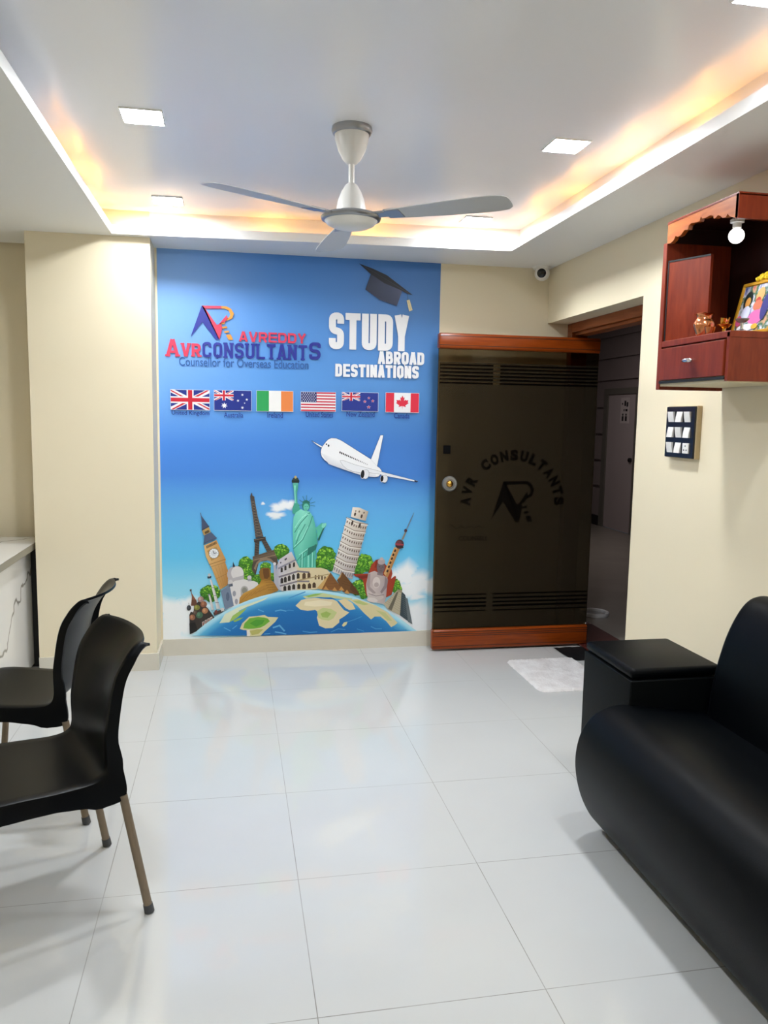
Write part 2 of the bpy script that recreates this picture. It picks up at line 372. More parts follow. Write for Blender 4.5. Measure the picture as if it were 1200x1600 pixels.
def letter(bm, ch, x, z, w_, h, th, y0, y1, rad=.3, serif=0.):
    a = th / 2; c = rad * min(w_, h)
    def S(p, rr=0, closed=False, tt=th): stroke(bm, rounded([(x + u, z + v) for u, v in p], rr, closed), tt, y0, y1, closed)
    feet = []
    if ch == 'S': S([(w_ - a, h * .70), (w_ - a, h - a), (a, h - a), (a, h * .51), (w_ - a, h * .49), (w_ - a, a), (a, a), (a, h * .30)], c)
    elif ch == 'C': S([(w_ - a, h * .68), (w_ - a, h - a), (a, h - a), (a, a), (w_ - a, a), (w_ - a, h * .32)], c * 1.4)
    elif ch == 'T': S([(0, h - a), (w_, h - a)]); S([(w_ / 2, 0), (w_ / 2, h)]); feet = [(w_ / 2, 0)]
    elif ch == 'U': S([(a, h), (a, a), (w_ - a, a), (w_ - a, h)], c); feet = [(a, 1), (w_ - a, 1)]
    elif ch == 'D': S([(a, a), (a, h - a), (w_ - a, h - a), (w_ - a, a)], [0, 0, c, c], True)
    elif ch == 'O': S([(a, a), (a, h - a), (w_ - a, h - a), (w_ - a, a)], c * 1.4 if serif else c, True)
    elif ch == 'Y': S([(a, h), (w_ / 2, h * .42)]); S([(w_ - a, h), (w_ / 2, h * .42)]); S([(w_ / 2, h * .5), (w_ / 2, 0)]); feet = [(w_ / 2, 0)]
    elif ch == 'A':
        S([(a * .9, 0), (w_ / 2 - a * .2, h)]); S([(w_ - a * .9, 0), (w_ / 2 + a * .2, h)]); S([(w_ * .2, h * .27), (w_ * .8, h * .27)], 0, False, th * .75); feet = [(a * .9, 0), (w_ - a * .9, 0)]
    elif ch == 'V': S([(a * .9, h), (w_ / 2 - a * .2, 0)]); S([(w_ - a * .9, h), (w_ / 2 + a * .2, 0)]); feet = [(a * .9, 1), (w_ - a * .9, 1)]
    elif ch == 'B': S([(a, h * .5), (a, h - a), (w_ - a * 1.3, h - a), (w_ - a * 1.3, h * .52)], [0, 0, c, 0]); S([(a, h * .52), (w_ - a, h * .52), (w_ - a, a), (a, a)], [0, c * .6, c, 0]); S([(a, 0), (a, h)])
    elif ch == 'R': S([(a, h - a), (w_ - a, h - a), (w_ - a, h * .45), (a, h * .45)], c); S([(a, 0), (a, h)]); S([(w_ * .52, h * .45), (w_ - a, 0)]); feet = [(a, 0), (w_ - a * .8, 0)]
    elif ch == 'E': S([(a, 0), (a, h)]); [S([(a, v), (w_, v)], 0, False, th * .85) for v in (a * .85, h * .5, h - a * .85)]
    elif ch == 'L': S([(a, 0), (a, h)]); S([(a, a * .8), (w_, a * .8)], 0, False, th * .8); feet = [(a, 1)]
    elif ch == 'I': S([(a, 0), (a, h)])
    elif ch == 'N': S([(a, 0), (a, h)]); S([(w_ - a, 0), (w_ - a, h)]); S([(a, h - a * .3), (w_ - a, a * .3)]); feet = [(a, 0), (a, 1), (w_ - a, 1)]
    if serif:
        for u, tb in feet:
            v = .055 * h if tb == 0 else h - .055 * h
            S([(u - serif * h, v), (u + serif * h, v)], 0, False, .11 * h)
def word(s, q, th, depth, y, gap=.12, rad=.3, serif=0.):
    """block lettering fitted to q=(x0,z0,x1,z1)"""
    wd = {'I': th / ((q[2] - q[0]) / len(s))}
    k = [(.42 if ch == 'I' else 1.) for ch in s]; u = (q[2] - q[0]) / (sum(k) + gap * (len(s) - 1)); x = q[0]; bm_ = B()
    for ch, f in zip(s, k):
        letter(bm_, ch, x, q[1], th if ch == 'I' else u * f, q[3] - q[1], th, y, y - depth, rad, serif)
        x += u * (f + gap)
    return bm_
def join(a, b):
    me = bpy.data.meshes.new('j'); b.to_mesh(me); b.free(); a.from_mesh(me); bpy.data.meshes.remove(me); return a

# ------------------------------------------------------------------ the printed mural
MX0, MX1, MZ0, MZ1 = -.428, 1.281, .103, ZD
SKY = [(.10, 'bfecf8'), (.35, 'a0e2f8'), (.62, '66c6f4'), (.9, '64b2ee'), (1.12, '4a88dc'), (1.3, '4a88dc'), (1.6, '5f9fe6'), (2.0, '5c9ae4'), (2.45, '4f8ad8')]
def sky(z):
    for (a, ca), (b, cb) in zip(SKY, SKY[1:]):
        if z <= b:
            t = max(0, (z - a) / (b - a)); A, C = lin(ca), lin(cb)
            return tuple(A[i] + (C[i] - A[i]) * t for i in range(3))
    return lin(SKY[-1][1])
def print_mat():
    m = bpy.data.materials.new('mural_print'); m.use_nodes = True; nt = m.node_tree; b = nt.nodes['Principled BSDF']
    a = nt.nodes.new('ShaderNodeVertexColor'); a.layer_name = 'print'; nt.links.new(a.outputs[0], b.inputs['Base Color'])
    b.inputs['Roughness'].default_value = .42; b.inputs['Specular IOR Level'].default_value = .35
    return m
M_print = print_mat()
YW = YB - .0015
def flat(name, ops, root, label=None):
    """flat printed picture on the mural made of coloured patches"""
    bm = B(); cl = bm.loops.layers.float_color.new('print')
    def face(pts, cols):
        LAY[0] += 1; y = YW - .0006 - LAY[0] * .0000028
        vv = [bm.verts.new((x, y, z)) for x, z in pts]
        try: f = bm.faces.new(vv)
        except ValueError: return
        f.normal_update()
        n = f.normal.y
        m = {}
        for v, c in zip(vv, cols): m[v] = c
        for l in f.loops: l[cl] = (*m[l.vert], 1)
        if n > 0: f.normal_flip()
    def clip(z): return min(max(z, MZ0), MZ1)
    later = {}
    for op in ops:
        k = op[0]
        if k in 'PG':
            p = [(op[1][i] / 1e4, clip(op[1][i + 1] / 1e4)) for i in range(0, len(op[1]), 2)]
            cs = [lin(op[2])] * len(p) if k == 'P' else [lin(c) for c in op[2]]
            face(p, cs)
        elif k == 'E':
            _, x, z, rx, rz, rot, c = op; x /= 1e4; z /= 1e4; rx /= 1e4; rz /= 1e4; ca, sa = math.cos(math.radians(-rot)), math.sin(math.radians(-rot))
            p = [(x + rx * math.cos(t) * ca - rz * math.sin(t) * sa, clip(z + rx * math.cos(t) * sa + rz * math.sin(t) * ca)) for t in [i * math.pi / 10 for i in range(20)]]
            face(p, [lin(c)] * 20)
        elif k == 'L':
            _, q, wd, c = op; wd /= 2e4
            q = [Vector((q[i] / 1e4, q[i + 1] / 1e4)) for i in range(0, len(q), 2)]
            for u, v in zip(q, q[1:]):
                d = (v - u)
                if d.length < 1e-6: continue
                d.normalize(); n = Vector((-d.y, d.x)) * wd; u2 = u - d * wd * .5; v2 = v + d * wd * .5
                face([(u2.x + n.x, u2.y + n.y), (v2.x + n.x, v2.y + n.y), (v2.x - n.x, v2.y - n.y), (u2.x - n.x, u2.y - n.y)], [lin(c)] * 4)
        elif k == 'C':
            _, x, z, rx, rz, c = op; x /= 1e4; z /= 1e4; rx /= 1e4; rz /= 1e4; c = lin(c)
            n = 18
            def pt(i, s):
                a = 2 * math.pi * i / n; w_ = s * (1 + .18 * math.sin(3 * a + x * 50) + .1 * math.sin(7 * a + z * 90))
                return (min(max(x + rx * w_ * math.cos(a), MX0), MX1), clip(z + rz * w_ * math.sin(a)))
            rr = [(.55, .96), (.8, .7), (1., .35), (1.25, .0)]
            inner = [pt(i, .55) for i in range(n)]
            def mixc(p, t): s = sky(p[1]); return tuple(s[j] + (c[j] - s[j]) * t for j in range(3))
            later.setdefault(9, []).append((inner, [mixc(p, .96) for p in inner]))
            for (s0, t0), (s1, t1) in zip(rr, rr[1:]):
                for i in range(n):
                    q = [pt(i, s0), pt(i + 1, s0), pt(i + 1, s1), pt(i, s1)]
                    if len({(round(a, 6), round(b_, 6)) for a, b_ in q}) < 4: continue
                    later.setdefault(-s1, []).append((q, [mixc(q[0], t0), mixc(q[1], t0), mixc(q[2], t1), mixc(q[3], t1)]))
        elif k == 'T':
            _, x, z, r = op; x /= 1e4; z /= 1e4; r /= 1e4
            n = 26; rs = [r * random.uniform(.88, 1.06) for _ in range(n)]
            face([(x + rs[i] * math.cos(2 * math.pi * i / n), clip(z + rs[i] * math.sin(2 * math.pi * i / n))) for i in range(n)], [lin('3f7a24')] * n)
            for i in range(70):
                a = random.uniform(0, 6.283); d = r * .92 * math.sqrt(random.random()); s = r * random.uniform(.07, .16)
                px, pz = x + d * math.cos(a), z + d * math.sin(a)
                up = (pz - z) / r * .5 + .5 + random.uniform(-.35, .35)
                c = lin('2c5a1c') if up < .25 else lin('4f9428') if up < .55 else lin('78b836') if up < .85 else lin('a2d44c')
                a0 = random.uniform(0, 1)
                face([(px + s * random.uniform(.7, 1.2) * math.cos(a0 + j * 1.257), clip(pz + s * random.uniform(.6, 1.1) * math.sin(a0 + j * 1.257))) for j in range(5)], [c] * 5)
    for key in sorted(later):
        for q, c in later[key]: face(q, c)
    o = obj(name, bm, M_print, root, fix=False)
    if label: o['label'] = label
    return o
# the sheet itself: blue sky gradient, sheen painted paler at the upper left, deeper to the right
bm = B(); cl = bm.loops.layers.float_color.new('print')
nx, nz_ = 12, 60
gv = [[bm.verts.new((MX0 + (MX1 - MX0) * i / nx, YW, MZ0 + (MZ1 - MZ0) * j / nz_)) for i in range(nx + 1)] for j in range(nz_ + 1)]
def skyxz(x, z):
    s = sky(z); u = (x - MX0) / (MX1 - MX0)
    k = 1 + .45 * (.45 - u) * min(1, max(0, (z - .9) / .5))
    g = max(0, .4 - u) / .4 * .45 * min(1, max(0, (z - 1.3) / .6)); p = lin('a9cbee')  # painted sheen: pale blue mixed in towards the upper left
    return tuple(min(1, v * k * (1 - g) + p[i] * g) for i, v in enumerate(s))
for j in range(nz_):
    for i in range(nx):
        f = bm.faces.new([gv[j][i], gv[j][i + 1], gv[j + 1][i + 1], gv[j + 1][i]])
        for l in f.loops: l[cl] = (*skyxz(l.vert.co.x, l.vert.co.z), 1)
bk = [bm.verts.new((x, YB, z)) for x, z in ((MX0, MZ0), (MX1, MZ0), (MX1, MZ1), (MX0, MZ1))]
mural = obj('wall_mural', bm, M_print, None, fix=False)
tag(mural, 'blue printed wall mural of sky, aeroplane, flags and landmarks on a globe', 'mural')
MURAL=[
('cloud_picture',None,[
("C",3166,9302,658,296,"fbfdff"),
("C",2771,9171,527,263,"fbfdff"),
("C",3497,9367,395,263,"fbfdff"),
("C",2639,8704,494,230,"fbfdff"),
("C",2376,8739,329,184,"fbfdff"),
("C",1820,9441,119,92,"fbfdff"),
("C",-4009,1587,1817,1343,"fbfdff"),
("C",-3120,2083,1422,1185,"fbfdff"),
("C",-3685,2788,1343,948,"fbfdff"),
("C",-2534,2753,1027,869,"fbfdff"),
("C",-2722,3163,632,553,"fbfdff"),
("C",-4476,996,2370,1185,"fbfdff"),
("C",10881,4677,1027,869,"fbfdff"),
("C",11872,4147,1185,790,"fbfdff"),
("C",10377,4477,790,632,"fbfdff"),
("C",12603,4044,948,553,"fbfdff"),
("C",11238,3823,1422,632,"fbfdff"),
("C",11931,1456,1580,1185,"fbfdff"),
("C",11273,2119,1422,948,"fbfdff"),
("C",12595,786,1343,1185,"fbfdff"),
("C",11676,3302,553,237,"fbfdff"),
]),
('tree_picture',None,[
("T",762,5640,494),
("T",924,5096,461),
("T",2938,6379,527),
("T",1978,5413,362),
("T",2374,4828,263),
("T",-1363,3867,560),
("T",-1685,3943,362),
("T",856,4624,395),
("T",1514,4677,329),
("T",5778,6094,616),
("T",5557,5645,543),
("T",6081,5560,435),
("T",8195,5596,616),
("T",7895,5221,435),
("T",8579,5360,398),
("T",7873,3997,543),
("T",10215,4094,435),
("T",10414,3819,326),
("T",8222,3527,290),
]),
('temple_picture','dark red temple in the wall print',[
("P",[7444,4887,8471,4903,8692,5472,8955,5773,9199,5845,9432,5650,9573,5494,9729,5337,10002,5140,10061,4869,9975,4525,10242,4727,10313,4633,10032,3480,9686,3318,8376,3446,8133,4489],"a23d26"),
("P",[8955,5773,9199,5845,9432,5650,9346,5268,8886,5277],"8a3020"),
("P",[7597,4769,8472,4811,8475,4635,8056,4568],"7c2b1e"),
]),
('ball_tower_picture','slim tower with a round ball and spire in the wall print',[
("P",[9491,4882,10154,6594,10526,6504,9742,4584],"d6a56d"),
("P",[10363,6537,10526,6504,9742,4584,9624,4740],"b98550"),
("E",10212,6363,65,101,20,"3d2b22"),
("E",10101,6097,65,101,20,"3d2b22"),
("E",10013,5854,65,101,20,"3d2b22"),
("E",9917,5587,65,101,20,"3d2b22"),
("E",9822,5320,65,101,20,"3d2b22"),
("E",9734,5045,65,101,20,"3d2b22"),
("P",[10607,7084,10829,7577,10923,7538,10746,7082],"8b8378"),
("E",10497,6780,282,304,0,"4a3038"),
("E",10442,6842,188,188,0,"6f3f48"),
("P",[10211,6845,10783,6776,10785,6684,10212,6753],"a8404a"),
("P",[10213,6692,10771,6608,10741,6531,10246,6615],"2c2228"),
("E",10881,7661,101,116,0,"4a3540"),
("P",[10910,7782,11213,8465,11406,8843,11422,8813,11276,8419,10980,7751],"6f87a0"),
]),
('leaning_tower_picture','white leaning tower in the wall print',[
("G",[7071,8542,8395,8110,7448,4558,6175,5065],["efe6da","bfae9c","a9a0a0","d8d2cc"]),
("G",[7424,9198,7845,9166,8437,8907,8264,8307,7311,8570],["efe6da","e6dccf","b7a795","b7a795","efe6da"]),
("E",7580,8740,65,116,15,"4a3c34"),
("E",8003,8610,65,130,15,"4a3c34"),
("E",7848,8911,58,72,15,"8b7a68"),
("E",7622,8942,43,58,15,"8b7a68"),
("E",8151,8834,43,65,15,"6b5a4a"),
("L",[7024,8532,7685,8197,8438,8099],40,"8f7f70"),
("L",[7014,8463,7667,8127,8412,8029],36,"f5efe6"),
("E",7084,8258,33,80,14,"5d4c3e"),
("E",7231,8168,33,80,14,"5d4c3e"),
("E",7377,8090,33,80,14,"5d4c3e"),
("E",7524,8023,33,80,14,"5d4c3e"),
("E",7671,7969,33,80,14,"5d4c3e"),
("E",7817,7926,33,80,14,"5d4c3e"),
("E",7964,7895,33,80,14,"5d4c3e"),
("E",8111,7876,33,80,14,"5d4c3e"),
("E",8258,7869,33,80,14,"5d4c3e"),
("L",[6896,8038,7554,7697,8303,7594],40,"8f7f70"),
("L",[6886,7968,7536,7626,8277,7523],36,"f5efe6"),
("E",6956,7762,33,80,14,"5d4c3e"),
("E",7102,7671,33,80,14,"5d4c3e"),
("E",7248,7592,33,80,14,"5d4c3e"),
("E",7393,7524,33,80,14,"5d4c3e"),
("E",7539,7468,33,80,14,"5d4c3e"),
("E",7685,7424,33,80,14,"5d4c3e"),
("E",7831,7392,33,80,14,"5d4c3e"),
("E",7977,7372,33,80,14,"5d4c3e"),
("E",8123,7364,33,80,14,"5d4c3e"),
("L",[6769,7542,7423,7196,8168,7088],40,"8f7f70"),
("L",[6758,7473,7404,7126,8142,7017],36,"f5efe6"),
("E",6828,7266,33,80,14,"5d4c3e"),
("E",6973,7173,33,80,14,"5d4c3e"),
("E",7118,7093,33,80,14,"5d4c3e"),
("E",7263,7024,33,80,14,"5d4c3e"),
("E",7408,6967,33,80,14,"5d4c3e"),
("E",7553,6922,33,80,14,"5d4c3e"),
("E",7698,6889,33,80,14,"5d4c3e"),
("E",7844,6868,33,80,14,"5d4c3e"),
("E",7989,6858,33,80,14,"5d4c3e"),
("L",[6641,7047,7291,6694,8033,6581],40,"8f7f70"),
("L",[6631,6977,7273,6624,8007,6510],36,"f5efe6"),
("E",6700,6769,33,80,14,"5d4c3e"),
("E",6844,6675,33,80,14,"5d4c3e"),
("E",6988,6593,33,80,14,"5d4c3e"),
("E",7132,6523,33,80,14,"5d4c3e"),
("E",7276,6465,33,80,14,"5d4c3e"),
("E",7421,6419,33,80,14,"5d4c3e"),
("E",7565,6385,33,80,14,"5d4c3e"),
("E",7710,6362,33,80,14,"5d4c3e"),
("E",7854,6352,33,80,14,"5d4c3e"),
("L",[6513,6550,7159,6192,7898,6074],40,"8f7f70"),
("L",[6502,6480,7141,6122,7871,6003],36,"f5efe6"),
("E",6571,6271,33,80,14,"5d4c3e"),
("E",6714,6176,33,80,14,"5d4c3e"),
("E",6858,6093,33,80,14,"5d4c3e"),
("E",7001,6022,33,80,14,"5d4c3e"),
("E",7145,5963,33,80,14,"5d4c3e"),
("E",7288,5915,33,80,14,"5d4c3e"),
("E",7432,5880,33,80,14,"5d4c3e"),
("E",7575,5856,33,80,14,"5d4c3e"),
("E",7719,5845,33,80,14,"5d4c3e"),
("L",[6385,6053,7027,5689,7762,5566],40,"8f7f70"),
("L",[6374,5983,7009,5619,7736,5495],36,"f5efe6"),
("E",6443,5773,33,80,14,"5d4c3e"),
("E",6585,5677,33,80,14,"5d4c3e"),
("E",6727,5593,33,80,14,"5d4c3e"),
("E",6870,5520,33,80,14,"5d4c3e"),
("E",7013,5460,33,80,14,"5d4c3e"),
("E",7155,5411,33,80,14,"5d4c3e"),
("E",7298,5374,33,80,14,"5d4c3e"),
("E",7441,5350,33,80,14,"5d4c3e"),
("E",7584,5337,33,80,14,"5d4c3e"),
("L",[6256,5555,6895,5186,7627,5057],40,"8f7f70"),
("L",[6246,5485,6877,5115,7600,4986],36,"f5efe6"),
("E",6314,5274,33,130,14,"7f7b80"),
("E",6455,5177,33,130,14,"7f7b80"),
("E",6597,5091,33,130,14,"7f7b80"),
("E",6739,5017,33,130,14,"7f7b80"),
("E",6880,4956,33,130,14,"7f7b80"),
("E",7022,4906,33,130,14,"7f7b80"),
("E",7164,4868,33,130,14,"7f7b80"),
("E",7306,4842,33,130,14,"7f7b80"),
("E",7448,4828,33,130,14,"7f7b80"),
("E",7406,8179,65,159,14,"4a3c34"),
("E",7890,8024,65,159,14,"4a3c34"),
]),
('iron_tower_picture','dark lattice iron tower in the wall print',[
("P",[1112,10106,1151,10106,1177,9941,1293,9874,1306,9709,1492,8645,1849,7371,1364,7297,1211,8647,1059,9723,1047,9895],"4b4440"),
("L",[1084,9610,1328,9477],14,"9a8a76"),
("L",[1328,9609,1084,9478],14,"9a8a76"),
("L",[1105,9438,1367,9304],14,"9a8a76"),
("L",[1368,9437,1105,9305],14,"9a8a76"),
("L",[1127,9265,1407,9131],14,"9a8a76"),
("L",[1407,9264,1126,9133],14,"9a8a76"),
("L",[1148,9093,1446,8958],14,"9a8a76"),
("L",[1446,9091,1148,8960],14,"9a8a76"),
("L",[1170,8920,1485,8785],14,"9a8a76"),
("L",[1486,8918,1169,8787],14,"9a8a76"),
("L",[1191,8747,1525,8612],14,"9a8a76"),
("L",[1525,8745,1191,8614],14,"9a8a76"),
("L",[1213,8574,1564,8438],14,"9a8a76"),
("L",[1565,8571,1212,8441],14,"9a8a76"),
("L",[1234,8401,1604,8264],14,"9a8a76"),
("L",[1604,8398,1234,8267],14,"9a8a76"),
("L",[1255,8227,1643,8090],14,"9a8a76"),
("L",[1644,8224,1255,8094],14,"9a8a76"),
("L",[1277,8054,1683,7916],14,"9a8a76"),
("L",[1683,8050,1277,7920],14,"9a8a76"),
("L",[1299,7880,1723,7741],14,"9a8a76"),
("L",[1723,7875,1298,7746],14,"9a8a76"),
("L",[1320,7706,1762,7567],14,"9a8a76"),
("L",[1763,7701,1320,7572],14,"9a8a76"),
("L",[1342,7532,1802,7392],14,"9a8a76"),
("L",[1802,7526,1341,7398],14,"9a8a76"),
("P",[1259,7231,1967,7383,1993,7168,1284,7030],"3d3632"),
("L",[1272,7164,1980,7303],20,"a08c72"),
("P",[1324,7043,1599,7093,1558,6246,1282,6116],"463e39"),
("P",[1730,7118,1993,7168,2362,6516,2085,6385],"463e39"),
("L",[1337,6975,1572,6878],14,"8e7c66"),
("L",[1770,7037,2059,7060],14,"8e7c66"),
("L",[1336,6814,1572,6730],14,"8e7c66"),
("L",[1842,6908,2125,6931],14,"8e7c66"),
("L",[1336,6653,1572,6582],14,"8e7c66"),
("L",[1914,6779,2190,6802],14,"8e7c66"),
("L",[1335,6492,1571,6434],14,"8e7c66"),
("L",[1986,6650,2256,6673],14,"8e7c66"),
("L",[1335,6330,1571,6286],14,"8e7c66"),
("L",[2058,6521,2322,6544],14,"8e7c66"),
("P",[1177,6138,2468,6541,2693,6024,2573,5944,1189,5726],"6b5b4b"),
("L",[1190,6070,2494,6474],24,"3a322d"),
("L",[1202,5901,2607,6215],24,"b49a78"),
("P",[1189,5767,1649,5961,1530,5659,1437,5289,1357,4965,1121,5295],"54483e"),
("P",[2243,6086,2693,6044,2739,5670,2607,5469,2441,5689],"54483e"),
("P",[1351,5257,1484,5660,1748,5858,2044,5900,2309,5800,2474,5662,2507,5756,2322,5949,2012,6049,1682,5994,1418,5776,1253,5394],"8f7c66"),
]),
('clock_tower_picture','tan clock tower in the wall print',[
("G",[-1770,6872,-1010,7207,-453,5958,-505,5825,-340,5325,-303,5122,-353,4382,-810,4083,-1347,5546,-1449,5682,-1661,6219],["e0b678","d0a062","c89656","c49052","c08a4c","bf8a4a","b07c40","c39250","d9ac6a","dcb070","e0b678"]),
("P",[-1795,6912,-1725,7494,-1327,7702,-971,7313],"54607a"),
("L",[-1769,7018,-1035,7340],24,"38415a"),
("P",[-1875,7800,-1464,8060,-1352,7702,-1764,7495],"b8985a"),
("P",[-1723,7713,-1479,7849,-1429,7703,-1686,7573],"5c4a30"),
("P",[-1881,7853,-1903,8723,-1451,8060],"4a5470"),
("P",[-1978,8894,-1927,8907,-1867,8538,-1905,8538],"5a6580"),
("P",[-1900,7853,-1438,8099,-1426,8033,-1875,7787],"3a4258"),
("P",[-1630,6844,-1578,6869,-1554,6710,-1606,6684],"4a3018"),
("P",[-1551,6880,-1500,6905,-1475,6746,-1527,6720],"4a3018"),
("P",[-1473,6916,-1421,6942,-1397,6782,-1448,6756],"4a3018"),
("P",[-1394,6952,-1342,6978,-1318,6818,-1370,6792],"4a3018"),
("P",[-1315,6988,-1264,7014,-1240,6854,-1291,6828],"4a3018"),
("P",[-1237,7024,-1185,7050,-1161,6890,-1213,6864],"4a3018"),
("P",[-1158,7060,-1106,7086,-1082,6926,-1134,6900],"4a3018"),
("P",[-1079,7096,-1028,7122,-1003,6962,-1055,6936],"4a3018"),
("P",[-1581,6537,-1014,6795,-774,6191,-1331,5906],"b98d4c"),
("E",-1178,6371,316,329,0,"5f5646"),
("E",-1178,6371,290,303,0,"eceef0"),
("E",-1178,6371,171,178,0,"d9dde2"),
("L",[-1178,6371,-1222,6545],32,"20242c"),
("L",[-1178,6371,-1004,6408],32,"20242c"),
("L",[-947,6367,-902,6366],16,"3a3d45"),
("L",[-979,6241,-940,6217],16,"3a3d45"),
("L",[-1065,6149,-1042,6109],16,"3a3d45"),
("L",[-1181,6117,-1181,6071],16,"3a3d45"),
("L",[-1296,6153,-1319,6113],16,"3a3d45"),
("L",[-1380,6248,-1419,6225],16,"3a3d45"),
("L",[-1410,6375,-1455,6375],16,"3a3d45"),
("L",[-1378,6501,-1416,6525],16,"3a3d45"),
("L",[-1292,6592,-1314,6633],16,"3a3d45"),
("L",[-1176,6624,-1176,6671],16,"3a3d45"),
("L",[-1061,6588,-1038,6628],16,"3a3d45"),
("L",[-977,6494,-937,6517],16,"3a3d45"),
("L",[-1449,5682,-478,5998],32,"8a6430"),
("L",[-1347,5533,-441,5823],20,"8a6430"),
("L",[-1064,4769,-329,5123],24,"96703a"),
("L",[-1270,5477,-764,4189],14,"a87c40"),
("L",[-1089,5541,-673,4255],14,"a87c40"),
("L",[-908,5604,-581,4320],14,"a87c40"),
("L",[-726,5668,-490,4385],14,"a87c40"),
("L",[-545,5731,-398,4450],14,"a87c40"),
]),
('onion_dome_church_picture','dark church with onion domes in the wall print',[
("P",[-2681,1309,-2691,2556,-2598,2755,-2439,2683,-2401,3154,-2077,3415,-1758,3102,-1566,2927,-1182,2339,-1379,2107,-1796,1917,-2097,1587],"3a322e"),
("P",[-2619,4182,-2556,4126,-2520,3897,-2244,3406,-2222,3108,-2581,3146,-2523,3696],"8a553f"),
("P",[-2658,4129,-2530,4166,-2544,4032,-2621,4021],"4b3b38"),
("P",[-2538,3495,-2269,3487,-2222,3108,-2568,3119],"6b4636"),
("E",-2711,2988,132,171,0,"35383e"),
("E",-2743,3024,53,103,0,"50545c"),
("L",[-2709,3163,-2720,3311],20,"4b4038"),
("E",-1992,3507,184,184,0,"a5837c"),
("E",-2037,3545,74,111,0,"c8a49c"),
("L",[-1990,3695,-2001,3843],20,"4b4038"),
("E",-1821,3191,198,198,0,"8c5a44"),
("E",-1869,3233,79,119,0,"b07858"),
("L",[-1819,3394,-1831,3543],20,"4b4038"),
("E",-2236,3001,184,171,0,"7f8038"),
("E",-2280,3037,74,103,0,"a0a050"),
("L",[-2234,3176,-2245,3325],20,"4b4038"),
("E",-2086,2523,211,211,0,"486a52"),
("E",-2138,2568,84,126,0,"60886a"),
("L",[-2084,2740,-2095,2889],20,"4b4038"),
("E",-1748,2784,184,184,0,"b37b56"),
("E",-1793,2823,74,111,0,"d09a70"),
("L",[-1746,2973,-1757,3122],20,"4b4038"),
("E",-2513,2388,171,184,0,"94634a"),
("E",-2554,2427,68,111,0,"b88060"),
("L",[-2511,2577,-2522,2726],20,"4b4038"),
("E",-2342,2680,132,145,0,"5c4a40"),
("E",-2374,2711,53,87,0,"786458"),
("L",[-2341,2828,-2352,2977],20,"4b4038"),
("P",[-1930,2071,-1800,2121,-1790,1835,-1907,1771],"d8c9c0"),
("P",[-1891,2042,-1833,2068,-1822,1877,-1881,1825],"7a3a32"),
("P",[-1767,2174,-1637,2224,-1627,1938,-1744,1874],"d8c9c0"),
("P",[-1729,2146,-1670,2171,-1659,1980,-1718,1928],"7a3a32"),
("P",[-1598,2264,-1468,2314,-1458,2028,-1575,1964],"d8c9c0"),
("P",[-1559,2235,-1501,2261,-1490,2070,-1549,2017],"7a3a32"),
("P",[-1442,2347,-1312,2397,-1301,2111,-1419,2047],"d8c9c0"),
("P",[-1403,2319,-1344,2344,-1333,2153,-1392,2101],"7a3a32"),
("P",[-2681,1309,-2698,2015,-2349,2071,-2194,1523],"23201f"),
]),
('domed_tomb_picture','white domed tomb with minarets in the wall print',[
("G",[-1432,4744,-1329,4741,-813,2891,-1035,2857],["f2efec","d0ccca","b5b2b4","e2dfdc"]),
("P",[-1597,4935,-1339,4970,-1354,4836,-1560,4800],"3d4450"),
("E",-1461,5026,92,92,0,"c8c6c8"),
("L",[-1312,4229,-1176,4239],28,"6b6a70"),
("L",[-1208,3731,-1040,3740],28,"6b6a70"),
("L",[-1112,3269,-914,3277],28,"6b6a70"),
("G",[-1519,3763,-1428,3788,-1191,2835,-1347,2799],["e8e4e0","cfcbc8","b5b2b4","dedad6"]),
("P",[-1570,3819,-1414,3855,-1415,3761,-1545,3724],"8a8a90"),
("P",[-1257,2647,-592,2885,-528,2794,-724,2630,-1181,2441],"4a3c36"),
("P",[-1179,2746,-1035,2843,-985,2638,-1116,2506],"7a4038"),
("P",[-820,2891,-624,2953,-560,2761,-756,2699],"d9d4d0"),
("E",126,5032,514,527,0,"b4afb2"),
("E",237,5111,382,435,0,"dcd8d6"),
("P",[-54,5467,-25,5843,11,5466,103,5531],"6a7080"),
("P",[-351,4719,629,4968,647,4642,-255,4447],"b8b4b6"),
("P",[-779,3987,-321,4347,-255,4447,137,4641,647,4710,1251,4581,1481,4488,1527,4337,1183,4107,722,3779,377,3108,-527,2815],"dedad8"),
("P",[-779,3987,-308,4340,-218,4243,10,3044,-527,2815],"77859b"),
("E",-359,3638,105,277,0,"596880"),
("E",-190,4527,158,171,0,"cfcccc"),
("E",975,4811,132,132,0,"cfcccc"),
("P",[-308,4415,-60,4469,-35,4293,-283,4245],"5d6470"),
("P",[870,4725,1093,4720,1093,4578,869,4583],"a0a0a8"),
("E",670,4005,237,290,0,"b0aca8"),
("P",[434,4011,906,3999,853,3755,589,3545,457,3344],"b0aca8"),
("E",670,3991,158,211,0,"8a8a80"),
("E",41,3817,105,184,0,"9a9aa2"),
("E",168,3311,92,184,0,"9a9aa2"),
]),
('sphinx_picture','sandy stone crouching figure in the wall print',[
("G",[324,3089,379,3550,590,3816,854,3946,1249,4126,1593,4403,1745,4706,2242,4695,2441,4520,2807,4060,2740,3932,2321,3758,1644,3571,983,3329,654,3270],["a8762e","b8853a","c99a48","cfa04c","c9993f","b98838","9c6f2c","8a6024","a87a34","a87a34","9a6e2c","a87830","b8893a","b98a3a","b08030"]),
("P",[1568,5151,1648,5339,1846,5416,2176,5396,2282,5238,2308,4659,2149,4697,1745,4658,1646,4708],"8f6528"),
("P",[1813,5363,2163,5369,2215,4865,2076,4698,1884,4737,1819,5078],"6b4520"),
